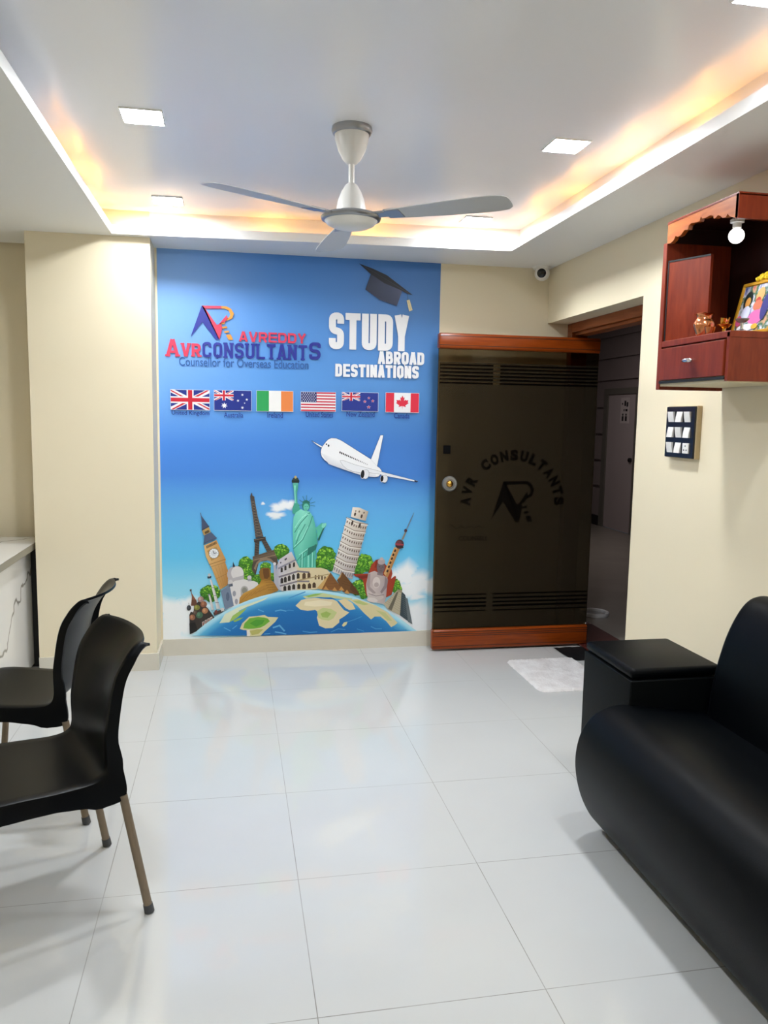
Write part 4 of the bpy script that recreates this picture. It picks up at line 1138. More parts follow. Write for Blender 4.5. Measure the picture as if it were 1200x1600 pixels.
("G",[4528,3193,4831,3180,4775,2517,4531,2528],["2f86c4","2f86c4","1f70b4","1f70b4"]),
("G",[4831,3180,5134,3157,5020,2500,4775,2517],["2f86c4","2f86c4","1f70b4","1f70b4"]),
("G",[5134,3157,5438,3125,5265,2476,5020,2500],["2f86c4","2f86c4","1f70b4","1f70b4"]),
("G",[5438,3125,5742,3083,5509,2445,5265,2476],["2f86c4","2f86c4","1f70b4","1f70b4"]),
("G",[5742,3083,6045,3031,5754,2408,5509,2445],["2f86c4","2f86c4","1f70b4","1f70b4"]),
("G",[6045,3031,6348,2970,5998,2364,5754,2408],["2f86c4","2f86c4","1f70b4","1f70b4"]),
("G",[6348,2970,6650,2900,6242,2313,5998,2364],["2f86c4","2f86c4","1f70b4","1f70b4"]),
("G",[6650,2900,6951,2819,6485,2256,6242,2313],["2f86c4","2f86c4","1f70b4","1f70b4"]),
("G",[6951,2819,7250,2730,6728,2192,6485,2256],["2f86c4","2f86c4","1f70b4","1f70b4"]),
("G",[7250,2730,7548,2631,6969,2121,6728,2192],["2f86c4","2f86c4","1f70b4","1f70b4"]),
("G",[7548,2631,7844,2522,7209,2044,6969,2121],["2f86c4","2f86c4","1f70b4","1f70b4"]),
("G",[7844,2522,8137,2404,7448,1961,7209,2044],["2f86c4","2f86c4","1f70b4","1f70b4"]),
("G",[8137,2404,8428,2277,7686,1871,7448,1961],["2f86c4","2f86c4","1f70b4","1f70b4"]),
("G",[8428,2277,8716,2141,7921,1774,7686,1871],["2f86c4","2f86c4","1f70b4","1f70b4"]),
("G",[8716,2141,9001,1996,8155,1671,7921,1774],["2f86c4","2f86c4","1f70b4","1f70b4"]),
("G",[9001,1996,9282,1841,8387,1562,8155,1671],["2f86c4","2f86c4","1f70b4","1f70b4"]),
("G",[9282,1841,9560,1678,8617,1446,8387,1562],["2f86c4","2f86c4","1f70b4","1f70b4"]),
("G",[9560,1678,9834,1506,8845,1324,8617,1446],["2f86c4","2f86c4","1f70b4","1f70b4"]),
("G",[9834,1506,10104,1326,9070,1196,8845,1324],["2f86c4","2f86c4","1f70b4","1f70b4"]),
("G",[10104,1326,10369,1137,9292,1062,9070,1196],["2f86c4","2f86c4","1f70b4","1f70b4"]),
("G",[10369,1137,10628,1004,9510,1014,9292,1062],["2f86c4","2f86c4","1f70b4","1f70b4"]),
("G",[10628,1004,10880,1002,9724,1012,9510,1014],["2f86c4","2f86c4","1f70b4","1f70b4"]),
("G",[-455,1146,-256,1272,1960,1100,1843,1082],["1f70b4","1f70b4","1a66aa","1a66aa"]),
("G",[-256,1272,-53,1393,2078,1136,1960,1100],["1f70b4","1f70b4","1a66aa","1a66aa"]),
("G",[-53,1393,154,1508,2196,1170,2078,1136],["1f70b4","1f70b4","1a66aa","1a66aa"]),
("G",[154,1508,363,1617,2315,1202,2196,1170],["1f70b4","1f70b4","1a66aa","1a66aa"]),
("G",[363,1617,576,1720,2435,1231,2315,1202],["1f70b4","1f70b4","1a66aa","1a66aa"]),
("G",[576,1720,791,1817,2555,1260,2435,1231],["1f70b4","1f70b4","1a66aa","1a66aa"]),
("G",[791,1817,1010,1909,2675,1286,2555,1260],["1f70b4","1f70b4","1a66aa","1a66aa"]),
("G",[1010,1909,1231,1994,2797,1310,2675,1286],["1f70b4","1f70b4","1a66aa","1a66aa"]),
("G",[1231,1994,1455,2074,2919,1332,2797,1310],["1f70b4","1f70b4","1a66aa","1a66aa"]),
("G",[1455,2074,1681,2147,3041,1353,2919,1332],["1f70b4","1f70b4","1a66aa","1a66aa"]),
("G",[1681,2147,1909,2214,3163,1371,3041,1353],["1f70b4","1f70b4","1a66aa","1a66aa"]),
("G",[1909,2214,2140,2275,3287,1387,3163,1371],["1f70b4","1f70b4","1a66aa","1a66aa"]),
("G",[2140,2275,2372,2329,3410,1402,3287,1387],["1f70b4","1f70b4","1a66aa","1a66aa"]),
("G",[2372,2329,2607,2377,3534,1414,3410,1402],["1f70b4","1f70b4","1a66aa","1a66aa"]),
("G",[2607,2377,2843,2419,3658,1425,3534,1414],["1f70b4","1f70b4","1a66aa","1a66aa"]),
("G",[2843,2419,3080,2454,3783,1433,3658,1425],["1f70b4","1f70b4","1a66aa","1a66aa"]),
("G",[3080,2454,3320,2483,3908,1440,3783,1433],["1f70b4","1f70b4","1a66aa","1a66aa"]),
("G",[3320,2483,3560,2505,4033,1445,3908,1440],["1f70b4","1f70b4","1a66aa","1a66aa"]),
("G",[3560,2505,3801,2521,4158,1447,4033,1445],["1f70b4","1f70b4","1a66aa","1a66aa"]),
("G",[3801,2521,4044,2530,4284,1448,4158,1447],["1f70b4","1f70b4","1a66aa","1a66aa"]),
("G",[4044,2530,4287,2532,4410,1447,4284,1448],["1f70b4","1f70b4","1a66aa","1a66aa"]),
("G",[4287,2532,4531,2528,4536,1443,4410,1447],["1f70b4","1f70b4","1a66aa","1a66aa"]),
("G",[4531,2528,4775,2517,4662,1438,4536,1443],["1f70b4","1f70b4","1a66aa","1a66aa"]),
("G",[4775,2517,5020,2500,4788,1430,4662,1438],["1f70b4","1f70b4","1a66aa","1a66aa"]),
("G",[5020,2500,5265,2476,4914,1421,4788,1430],["1f70b4","1f70b4","1a66aa","1a66aa"]),
("G",[5265,2476,5509,2445,5041,1410,4914,1421],["1f70b4","1f70b4","1a66aa","1a66aa"]),
("G",[5509,2445,5754,2408,5167,1396,5041,1410],["1f70b4","1f70b4","1a66aa","1a66aa"]),
("G",[5754,2408,5998,2364,5293,1381,5167,1396],["1f70b4","1f70b4","1a66aa","1a66aa"]),
("G",[5998,2364,6242,2313,5420,1364,5293,1381],["1f70b4","1f70b4","1a66aa","1a66aa"]),
("G",[6242,2313,6485,2256,5546,1344,5420,1364],["1f70b4","1f70b4","1a66aa","1a66aa"]),
("G",[6485,2256,6728,2192,5672,1323,5546,1344],["1f70b4","1f70b4","1a66aa","1a66aa"]),
("G",[6728,2192,6969,2121,5798,1300,5672,1323],["1f70b4","1f70b4","1a66aa","1a66aa"]),
("G",[6969,2121,7209,2044,5924,1274,5798,1300],["1f70b4","1f70b4","1a66aa","1a66aa"]),
("G",[7209,2044,7448,1961,6049,1247,5924,1274],["1f70b4","1f70b4","1a66aa","1a66aa"]),
("G",[7448,1961,7686,1871,6175,1217,6049,1247],["1f70b4","1f70b4","1a66aa","1a66aa"]),
("G",[7686,1871,7921,1774,6300,1186,6175,1217],["1f70b4","1f70b4","1a66aa","1a66aa"]),
("G",[7921,1774,8155,1671,6425,1153,6300,1186],["1f70b4","1f70b4","1a66aa","1a66aa"]),
("G",[8155,1671,8387,1562,6550,1117,6425,1153],["1f70b4","1f70b4","1a66aa","1a66aa"]),
("G",[8387,1562,8617,1446,6674,1080,6550,1117],["1f70b4","1f70b4","1a66aa","1a66aa"]),
("G",[8617,1446,8845,1324,6798,1041,6674,1080],["1f70b4","1f70b4","1a66aa","1a66aa"]),
("G",[8845,1324,9070,1196,6921,1037,6798,1041],["1f70b4","1f70b4","1a66aa","1a66aa"]),
("G",[9070,1196,9292,1062,7044,1036,6921,1037],["1f70b4","1f70b4","1a66aa","1a66aa"]),
("G",[9292,1062,9510,1014,7166,1035,7044,1036],["1f70b4","1f70b4","1a66aa","1a66aa"]),
("G",[9510,1014,9724,1012,7287,1034,7166,1035],["1f70b4","1f70b4","1a66aa","1a66aa"]),
("P",[1843,1082,1960,1100,2078,1136,2196,1170,2315,1202,2435,1231,2555,1260,2675,1286,2797,1310,2919,1332,3041,1353,3163,1371,3287,1387,3410,1402,3534,1414,3658,1425,3783,1433,3908,1440,4033,1445,4158,1447,4284,1448,4410,1447,4536,1443,4662,1438,4788,1430,4914,1421,5041,1410,5167,1396,5293,1381,5420,1364,5546,1344,5672,1323,5798,1300,5924,1274,6049,1247,6175,1217,6300,1186,6425,1153,6550,1117,6674,1080,6798,1041,6921,1037,7044,1036,7166,1035,7287,1034],"1a66aa"),
("P",[-873,1968,-530,2543,324,2973,1246,3254,2161,3557,1908,3372,982,3002,585,2761,58,2367,-272,2002],"dfe6c8"),
("P",[-272,2016,-73,2406,586,2850,916,3004,651,2691,222,2294,-75,2098],"9fc060"),
("P",[-42,2097,320,2257,596,2282,319,2106,56,2005],"8fb85a"),
("P",[369,1556,516,1908,946,2319,1475,2357,1907,2398,2120,2268,2761,2220,2573,1943,2319,1710,1905,1344,1638,1056,1173,1046,842,1058,791,1452,579,1480],"d8d0a0"),
("P",[580,1597,661,1903,979,2222,1508,2287,1907,2240,2106,2165,2239,1988,1906,1724,1639,1595,1241,1540,910,1537],"6fae3c"),
("P",[977,1892,1375,2120,1906,2068,1773,1831,1374,1659],"4f9a34"),
("P",[976,1411,1440,1498,1839,1484,1505,1186,1107,1131],"b9b468"),
("P",[791,1452,976,1480,1007,1066,809,1059],"ece4d8"),
("P",[3846,2945,4194,3292,4565,3380,5049,3413,5499,3355,6100,3339,6479,3152,6709,2839,6939,2563,7283,2398,6943,2139,6641,1956,6643,1763,6207,1415,5754,1400,5345,1599,5207,2117,5295,2459,5091,2634,4606,2587,4159,2677],"e2d2a8"),
("P",[5204,2539,5578,2757,6106,2665,6485,2423,6262,2045,5961,1901,5508,1993,5297,2115],"c5cc8a"),
("P",[5430,2379,5805,2520,6108,2358,5884,2096,5545,2145],"9fb860"),
("P",[4454,3171,5424,3258,6177,3122,6104,2895,5053,2849,4381,2944],"efe2c0"),
("P",[6554,3204,7007,3314,7466,3009,7684,2602,7281,2553,6937,2755],"e4d2a4"),
("P",[6478,3175,6584,3188,7167,2556,7053,2521],"2f7fb8"),
("P",[4304,3517,4973,3674,5571,3719,6173,3581,6854,3425,7462,3317,7464,3148,7007,3283,6477,3328,5949,3389,5423,3464,4900,3447,4490,3382],"c8d09a"),
("P",[4452,3551,5122,3685,5571,3688,5198,3561,4676,3469],"8fb85a"),
("P",[5124,3457,6099,3415,6478,3267,6100,3293,5424,3357],"2a78b6"),
("P",[7273,3230,7768,3262,8382,3045,9000,2811,9781,2337,10455,1613,10263,1448,10031,1338,9713,1739,9320,2064,8934,2076,8706,1889,8238,2330,7773,2846],"dccfa0"),
("P",[7464,3163,7921,3166,8537,2902,8232,2849,7771,2985],"b9c47a"),
("P",[9005,2501,9626,2327,10101,1766,9790,1776,9396,2178],"c8c88a"),
("P",[6812,1564,6947,1753,7175,1800,7101,1593,6912,1468],"d6d09a"),
("L",[3416,3427,3859,3604,4451,3816],70,"4a96cc"),
("L",[3196,2600,3417,2669,3714,2622],47,"4a96cc"),
("L",[4313,1266,4763,1173,5213,1196],63,"4a96cc"),
("L",[6118,1163,6571,1341,7028,1286],51,"4a96cc"),
("L",[7175,1784,7631,1924,8088,2103],44,"4a96cc"),
("L",[8713,1422,9024,1256,9411,1258],63,"4a96cc"),
("L",[10266,1252,10660,1120,11052,1106],63,"4a96cc"),
("L",[7792,1298,8255,1127],44,"4a96cc"),
("L",[322,2701,982,2988,1908,3269],44,"62aad6"),
("L",[2573,2632,2908,2691,3243,2612],70,"62aad6"),
("L",[2440,1567,2841,1692,3144,1335],101,"62aad6"),
("L",[2573,1286,2976,1202,3245,1123],76,"62aad6"),
("L",[1509,2767,1841,2620],51,"62aad6"),
("L",[186,1782,-78,1585],47,"62aad6"),
("L",[1905,1171,2239,1194],51,"62aad6"),
("L",[-601,1672,-210,1453],51,"62aad6"),
]),
('aeroplane_picture','white airliner in the wall print',[
("P",[4772,13369,4885,13331,5505,12993,5446,12886,5138,13082],"1c2230"),
("P",[4845,13323,5505,12980,5452,12913,5138,13095],"f4f6fa"),
("L",[5374,12601,5406,12820,5471,12999,5736,13333,5881,13460,6034,13515,6336,13505,6672,13363,8549,12216,9140,13737,9311,13739,8945,11787,9125,11666,9245,11484,9200,11301,9044,11145,8805,11104,8462,11137,7777,11270,6825,11576,5947,11933,5624,12157,5443,12369,5374,12601],36,"27345c"),
("P",[5374,12601,5406,12820,5471,12999,5736,13333,5881,13460,6034,13515,6336,13505,6672,13363,8549,12216,9140,13737,9311,13739,8945,11787,9125,11666,9245,11484,9200,11301,9044,11145,8805,11104,8462,11137,7777,11270,6825,11576,5947,11933,5624,12157,5443,12369],"f6f7fa"),
("G",[5374,12601,5880,11906,6825,11576,7914,11243,8873,11111,8869,11381,7363,11846,6145,12307],["e8eaf0","d8dbe4","d8dbe4","d8dbe4","dfe2ea","f6f7fa","f6f7fa","f6f7fa"]),
("L",[6590,12123,6785,12138,7498,11881,8454,11636,9281,11423,11597,10856,11542,10788,10673,10964,9560,11166,9007,11314,8458,11380,7912,11365,7367,11477,7027,11610,6768,11830,6590,12123],22,"20263a"),
("P",[6590,12123,6785,12138,7498,11881,8454,11636,9281,11423,11597,10856,11542,10788,10673,10964,9560,11166,9007,11314,8458,11380,7912,11365,7367,11477,7027,11610,6768,11830],"eef0f5"),
("P",[11386,10904,11639,10829,11549,10774,11373,10829],"1c2c50"),
("E",8227,11278,224,303,8,"20263a"),
("E",8227,11278,211,290,8,"e8eaf0"),
("E",9453,10990,198,250,8,"20263a"),
("E",9453,10990,184,237,8,"e8eaf0"),
("E",8036,11284,145,290,5,"f2f3f6"),
("E",8029,11284,119,263,5,"10131c"),
("E",9281,11003,125,224,5,"f2f3f6"),
("E",9274,11003,99,198,5,"10131c"),
("E",6585,12637,46,72,-5,"11141c"),
("E",6692,12591,44,70,-5,"11141c"),
("E",6800,12545,42,67,-5,"11141c"),
("E",6907,12499,41,65,-5,"11141c"),
("E",7015,12453,39,63,-5,"11141c"),
("E",7122,12407,37,60,-5,"11141c"),
("E",7230,12361,35,58,-5,"11141c"),
("E",7338,12315,33,55,-5,"11141c"),
("E",7446,12269,31,53,-5,"11141c"),
("E",7554,12223,29,50,-5,"11141c"),
("E",7662,12177,28,48,-5,"11141c"),
("E",7771,12130,26,45,-5,"11141c"),
("E",7879,12084,24,43,-5,"11141c"),
("E",7988,12038,22,40,-5,"11141c"),
("E",8097,11991,20,38,-5,"11141c"),
("E",8205,11945,18,35,-5,"11141c"),
("E",8314,11898,16,33,-5,"11141c"),
("E",5730,13141,46,46,0,"20242e"),
("E",5858,13056,53,72,0,"11141c"),
("L",[8549,12216,8945,11787],12,"c4c8d2"),
]),
('graduation_cap_picture','black graduation cap in the wall print',[
("G",[8387,23583,9391,23118,10360,22630,10035,21711,8947,22036,8049,22615],["323a55","4a5470","566080","3a4462","3a4462","2b334c"]),
("P",[7633,24144,8459,23894,9384,23529,11034,22408,10643,22495,10172,22711,9239,23037,8387,23539],"20242f"),
("P",[7633,24144,8000,23988,10799,22472,11034,22408],"3c4354"),
("L",[10170,22785,10689,22512,10745,22053],20,"2a2f3c"),
("P",[10651,22079,10837,22132,11038,21499,10821,21415],"e8dcae"),
("L",[10745,22053,10944,21495],16,"c8b888"),
]),
]
for nm, lb, ops in MURAL:
    flat(nm, ops, mural, lb)

# flags, each with its caption
def fl(name, label, q, ops, cap, cq):
    x0, z0, x1, z1 = q
    def c(v): return [int(round(t * 1e4)) for t in v]
    o2 = [('P', c([x0 - .002, z0 - .002, x1 + .002, z0 - .002, x1 + .002, z1 + .002, x0 - .002, z1 + .002]), 'e6e9f2')]
    for op in ops:
        if op[0] == 'P': o2.append(('P', c([v for i in range(0, len(op[1]), 2) for v in (x0 + (x1 - x0) * op[1][i], z0 + (z1 - z0) * op[1][i + 1])]), op[2]))
        else: o2.append(('E', int((x0 + (x1 - x0) * op[1]) * 1e4), int((z0 + (z1 - z0) * op[2]) * 1e4), int(op[3] * (z1 - z0) * 1e4), int(op[3] * (z1 - z0) * 1e4), 0, op[4]))
    f = flat(name, o2, mural, label)
    LAY[0] += 3
    t = obj('flag_caption', text_bm(cap, cq, 0, .012, YW - .0006 - LAY[0] * .0000028), M_caption, f)
    t['label'] = 'dark blue caption reading ' + cap
M_caption = mat('caption_blue', '1f3f96', .45)
BL, RD, WT = '23348c', 'd4283c', 'f2f3f6'
def R_(x0, y0, x1, y1, c): return ('P', [x0, y0, x1, y0, x1, y1, x0, y1], c)
def jack(u=1., v0=0.):
    def m(op): return ('P', [t * u if i % 2 == 0 else v0 + t * (1 - v0) for i, t in enumerate(op[1])], op[2])
    a, b_ = .10, .06
    o = [R_(0, 0, 1, 1, BL)]
    o += [('P', [0, 0, a, 0, 1, 1 - a * 1.4, 1, 1, 1 - a, 1, 0, a * 1.4], WT), ('P', [0, 1, a, 1, 1, a * 1.4, 1, 0, 1 - a, 0, 0, 1 - a * 1.4], WT)]
    o += [('P', [0, 0, .07, 0, .5, .43, .5, .5, .45, .5], RD), ('P', [1, 1, .93, 1, .5, .57, .5, .5, .55, .5], RD), ('P', [0, 1, 0, .93, .43, .5, .5, .5], RD), ('P', [1, 0, 1, .07, .57, .5, .5, .5], RD)]
    o += [R_(0, .33, 1, .67, WT), R_(.41, 0, .59, 1, WT), R_(0, .40, 1, .60, RD), R_(.445, 0, .555, 1, RD)]
    return [m(x) for x in o]
def star(x, y, r, c, n=7, asp=1.75):
    p = []
    for k in range(2 * n):
        a = math.pi * k / n + math.pi / 2; q = r if k % 2 == 0 else r * .45
        p += [x + q * math.cos(a) / asp, y + q * math.sin(a)]
    return ('P', p, c)
fl('flag_picture', 'red, white and blue crossed flag', (-.3602, 1.512, -.1351, 1.6290), jack(), 'United Kingdom', (-.3563, 1.4740, -.137, 1.5060))
fl('flag_picture', 'dark blue flag with white stars and a crossed corner', (-.1069, 1.512, .1124, 1.6310), [R_(0, 0, 1, 1, BL)] + jack(.52, .5) + [star(.27, .24, .16, WT), star(.76, .15, .08, WT), star(.64, .5, .07, WT), star(.88, .56, .07, WT), star(.76, .80, .07, WT), star(.82, .38, .04, WT, 5)], 'Australia', (-.0504, 1.4695, .0643, 1.500))
fl('flag_picture', 'green, white and orange striped flag', (.1451, 1.5115, .3648, 1.6335), [R_(0, 0, .335, 1, '2fa45c'), R_(.335, 0, .67, 1, 'f4f4f2'), R_(.67, 0, 1, 1, 'ec8a4c')], 'Ireland', (.2088, 1.4716, .3041, 1.5052))
fl('flag_picture', 'red and white striped flag with a starry blue corner', (.4138, 1.5166, .627, 1.6327), [R_(0, k / 13, 1, (k + 1) / 13, 'd23a50' if k % 2 == 0 else WT) for k in range(13)] + [R_(0, .46, .45, 1, '262f6e')] + [('E', .035 + .063 * i + (.03 if j % 2 else 0), .52 + j * .085, .026, 'dfe2ee') for j in range(6) for i in range(6 if j % 2 else 7)], 'United States', (.4435, 1.4803, .6121, 1.5125))
fl('flag_picture', 'dark blue flag with red stars and a crossed corner', (.668, 1.5224, .8949, 1.6356), [R_(0, 0, 1, 1, '24378f')] + jack(.5, .55) + [star(x, y, r * 1.35, 'd8cfe0', 5) for x, y, r in ((.74, .22, .08), (.63, .52, .07), (.85, .56, .07), (.74, .72, .06))] + [star(x, y, r, 'c8405c', 5) for x, y, r in ((.74, .22, .08), (.63, .52, .07), (.85, .56, .07), (.74, .72, .06))], 'New Zealand', (.6965, 1.4873, .8743, 1.5185))
leaf = [.5, .10, .49, .30, .36, .25, .39, .34, .26, .48, .30, .51, .28, .66, .36, .63, .38, .68, .44, .60, .42, .82, .46, .78, .5, .92, .54, .78, .58, .82, .56, .60, .62, .68, .64, .63, .72, .66, .70, .51, .74, .48, .61, .34, .64, .25, .51, .30]
leaf = [.5 + (v - .5) * .82 if i % 2 == 0 else .5 + (v - .5) * .9 for i, v in enumerate(leaf)]
fl('flag_picture', 'red and white flag with a red leaf', (.9438, 1.5193, 1.1559, 1.6385), [R_(0, 0, 1, 1, WT), R_(0, 0, .25, 1, 'e03048'), R_(.75, 0, 1, 1, 'e03048'), ('P', leaf, 'e03048')], 'Canada', (.9978, 1.4812, 1.0983, 1.5139))

# ------------------------------------------------------------------ lettering fixed on the mural
YL = YW - .004
M_lw = mat('white_acrylic', 'f4f5f8', .3); M_lr = mat('red_acrylic', 'e2405f', .35); M_lb = mat('blue_acrylic', '27319a', .35); M_lo = mat('orange_acrylic', 'f0a040', .35); M_lt = mat('teal_print', '2f63ac', .45); M_lwe = mat('letter_edge', 'e6e0ee', .35)
sg = empty('slogan_lettering', (.88, YB, 1.72)); tag(sg, 'white raised letters reading STUDY ABROAD DESTINATIONS on the mural', 'lettering')
part('slogan_word', word('STUDY', (.583, 1.897, 1.083, 2.117), .042, .006, YL, .10, .42), M_lw, sg, label='tall bold word STUDY')
part('slogan_word', word('ABROAD', (.890, 1.8150, 1.185, 1.8930), .0175, .006, YL, .12, .4), M_lw, sg, label='smaller word ABROAD')
part('slogan_word', word('DESTINATIONS', (.624, 1.7310, 1.152, 1.8090), .0175, .006, YL, .14, .4), M_lw, sg, label='bottom word DESTINATIONS')
cs = empty('company_lettering', (.07, YB, 1.76)); tag(cs, 'red and blue company name lettering with an angular emblem on the mural', 'lettering')
def emblem_bm(cols, f):
    r = {}
    for c, p in EMBLEM:
        if c not in cols: continue
        bm_ = r.setdefault(cols[c], B())
        prism(bm_, [(p[i] / 1e4, p[i + 1] / 1e4) for i in range(0, len(p), 2)], f, 0, 1)
    return r
EMBLEM=[["33329f",[-1756,21225,-2402,19427,-1726,20300,-928,19299,-725,19306,-1596,21151]],["e8476a",[-1756,21249,-1612,21174,-880,20154,-636,20276,-557,20020,-725,19322,-805,19377,-1661,21076]],["e8476a",[-1756,21249,-628,21271,-589,21120,-1549,21088]],["f0a040",[-628,21271,-304,21261,-45,21134,124,20857,17,20569,-310,20418,-358,20481,-146,20644,-88,20808,-184,21023,-386,21128,-589,21120]],["e8476a",[-308,20759,-211,20552,-392,20350,-718,20192,-734,20232]],["f0a040",[-701,20274,-392,20367,-425,20244,-669,20202]],["f0a040",[-597,20034,-312,20110,-264,20006,-541,19955]],["f0a040",[-477,19795,-200,19854,-152,19758,-413,19699]],["f0a040",[-357,19596,-71,19630,74,19325,-196,19308]]]
em = emblem_bm({'33329f': M_lb, 'e8476a': M_lr, 'f0a040': M_lo}, lambda u, v, d: (u, YL - .004 * d, v))
eo = None
for m_, b_ in em.items():
    if eo is None: eo = part('emblem', b_, m_, cs, label='angular blue, red and orange emblem')
    else: part('emblem_piece', b_, m_, eo)
part('name_line', word('AVREDDY', (.0417, 1.9240, .4431, 1.9830), .0125, .004, YL, .14, .3), M_lr, cs, label='upper name line in red wide capitals')
bm = word('A', (-.3830, 1.8245, -.3080, 1.9240), .020, .004, YL, .1, .3, .15)
bm = join(bm, word('VR', (-.2960, 1.8265, -.1830, 1.9040), .0165, .004, YL, .14, .4, .15))
part('name_line', bm, M_lr, cs, label='red part of the large name line')
bm = word('CONSULTANT', (-.1735, 1.8240, .4500, 1.9140), .0155, .004, YL, .22, .5, .14)
bm = join(bm, word('S', (.4625, 1.8300, .5330, 1.9330), .019, .004, YL, .1, .5))
part('name_line', bm, M_lb, cs, label='blue part of the large name line')
part('tagline', text_bm('Counsellor for Overseas Education', (-.3095, 1.7702, .4595, 1.8232), .001, .008, YL), M_lt, cs, label='thin muted blue line of small lettering')

# ------------------------------------------------------------------ the open glass door
DX0, DX1, DY0, DY1 = 1.243, 2.305, 4.775, 4.815
door = empty('door_1', (DX1, 4.795, 0)); tag(door, 'smoked glass door with brown wooden rails standing open against the back wall', 'door', kind='structure')
def rail(z0, z1, grooves):
    bm = B(); box(bm, (DX0, DY0 - .008, z0), (DX1, DY1 + .008, z1), .012)
    return bm
for z0, z1, gz, lb in ((1.912, 2.006, (1.932, 1.988), 'upper wooden rail'), (.012, .142, (.034, .100, .112, .126), 'lower wooden rail')):
    rl = part('rail', rail(z0, z1, ()), M_door_wood, door, 40, lb)
    for z in gz:
        bm = B(); box(bm, (DX0 + .004, DY0 - .0085, z - .002), (DX1 - .004, DY0 - .007, z + .002)); part('rail_groove', bm, M_groove, rl)
bm = B(); box(bm, (DX0 + .004, 4.789, .14), (DX1 - .002, 4.801, 1.915)); gp = part('glass_pane', bm, M_glass, door)
bm = B(); box(bm, (DX0 + .01, 4.7862, .145), (DX1 - .004, 4.7868, 1.70))
for k in range(6): box(bm, (DX0 + .01, 4.7862, 1.712 + k * .022), (DX1 - .004, 4.7868, 1.722 + k * .022))
part('frosted_film', bm, M_film, gp)
bm = B()
for z0, z1 in [(.255, .262), (.282, .294), (.308, .318), (.334, .344), (.362, .370)] + [(1.700 + k * .022, 1.711 + k * .022) for k in range(6)]:
    box(bm, (DX0 + .012, 4.7852, z0), (1.60, 4.7860, z1)); box(bm, (1.645, 4.7852, z0), (DX1 - .006, 4.7860, z1))
part('etched_stripes', bm, M_etch, gp)
bm = B()
arc = 'AVR CONSULTANTS'
for k, ch in enumerate(arc):
    if ch == ' ': continue
    a = math.radians(176 - k * (176 - 4) / (len(arc) - 1)); r = .315; cx, cz = 1.757, .945
    wd, h = .052 if ch != 'C' else .056, .070
    t = text_bm(ch, (-wd / 2, -h / 2, wd / 2, h / 2), 0, .07, 0)
    rot = Matrix.Rotation(-(a - math.pi / 2), 4, 'Y'); 
    for v in t.verts: v.co = rot @ v.co + Vector((cx + r * math.cos(a), 4.7855, cz + r * math.sin(a)))
    bm = join(bm, t)
ex0, ez0 = -.26, 2.0
for c, p in EMBLEM:
    bm.faces.new([bm.verts.new((1.785 + (p[i] / 1e4 + .09) * 1.12, 4.7855, .965 + (p[i + 1] / 1e4 - 2.03) * 1.35)) for i in range(0, len(p), 2)])
bm = join(bm, text_bm('COUNSELL', (1.405, .715, 1.60, .745), 0, .02, 4.7855))
pts = [(1.345 + .018 * k, .80 + .012 * math.sin(k * 1.9) + (.018 if k in (0, 13) else 0)) for k in range(14)]
for (a, b_), (c, d) in zip(pts, pts[1:]): prism(bm, [(a, b_), (c, d), (c, d + .004), (a, b_ + .004)], lambda u, v, e: (u, 4.7856 - .0004 * e, v), 0, 1)
part('etched_lettering', bm, M_etch, gp)
bm = B(); box(bm, (1.289, 4.781, 1.266), (1.335, 4.789, 1.318)); part('door_patch', bm, mat('patch_black', '0b0b0d', .9, spec=.05), gp, label='small black square patch')
RX = Matrix.Rotation(math.pi / 2, 4, 'X')
bm = B(); lathe(bm, [(.049, 0), (.049, .006), (.044, .012), (.03, .013), (.028, .008), (.02, .008)], (1.336, 4.789, 1.078), 36, RX); lk = part('lock', bm, M_silver, gp, True, 'round chrome lock ring')
bm = B(); lathe(bm, [(.022, .006), (.022, .014), (.018, .024), (.008, .03), (0, .03)], (1.336, 4.789, 1.078), 24, RX); part('lock_cylinder', bm, M_gold, lk, True)
bm = B(); box(bm, (DX1 - .012, 4.782, .142), (DX1 + .02, 4.808, .158), .003); part('pivot', bm, M_chrome, door)

# ------------------------------------------------------------------ ceiling lights, cove strips, fan, camera
def downlight():
    r = empty('ceiling_light', (0, 0, ZU))
    bm = B()
    A_ = [[bm.verts.new((sx * h, sy * h, z)) for sx, sy in ((-1, -1), (1, -1), (1, 1), (-1, 1))] for h, z in ((.076, 0), (.0755, -.005), (.0725, -.006), (.0715, -.001))]
    for P_, Q_ in zip(A_, A_[1:]):
        for k in range(4): bm.faces.new([P_[k], P_[(k + 1) % 4], Q_[(k + 1) % 4], Q_[k]])
    obj('trim_frame', bm, M_white_pl, r)
    bm = B()
    s = .071
    p = [(s * (math.copysign(1, c) * abs(c) ** .35), s * (math.copysign(1, d) * abs(d) ** .35)) for c, d in [(math.cos(t), math.sin(t)) for t in [i * math.pi / 16 for i in range(32)]]]
    prism(bm, p, lambda u, v, d: (u, v, d), -.0020, -.0005); obj('diffuser', bm, M_glow[0], r)
    return r
spots = [(-.32, 4.38, 'far square ceiling light at left of the fan, near the mural'), (1.33, 4.37, 'far square ceiling light at right, behind the fan blade'), (-.32, 3.20, 'nearer square ceiling light left of the fan'), (1.32, 3.13, 'nearer square ceiling light right of the fan'), (1.36, 1.93, 'square ceiling light cut by the top right corner of the photo'), (-.32, 1.95, None), (-.32, .75, None), (1.33, .75, None), (-.32, -.45, None), (1.33, -.45, None)]
dl = downlight()
discs = [[c for c in dl.children if c.name.startswith('diffuser')][0].data]
for m_ in M_glow[1:]:
    discs.append(discs[0].copy()); discs[-1].materials[0] = m_
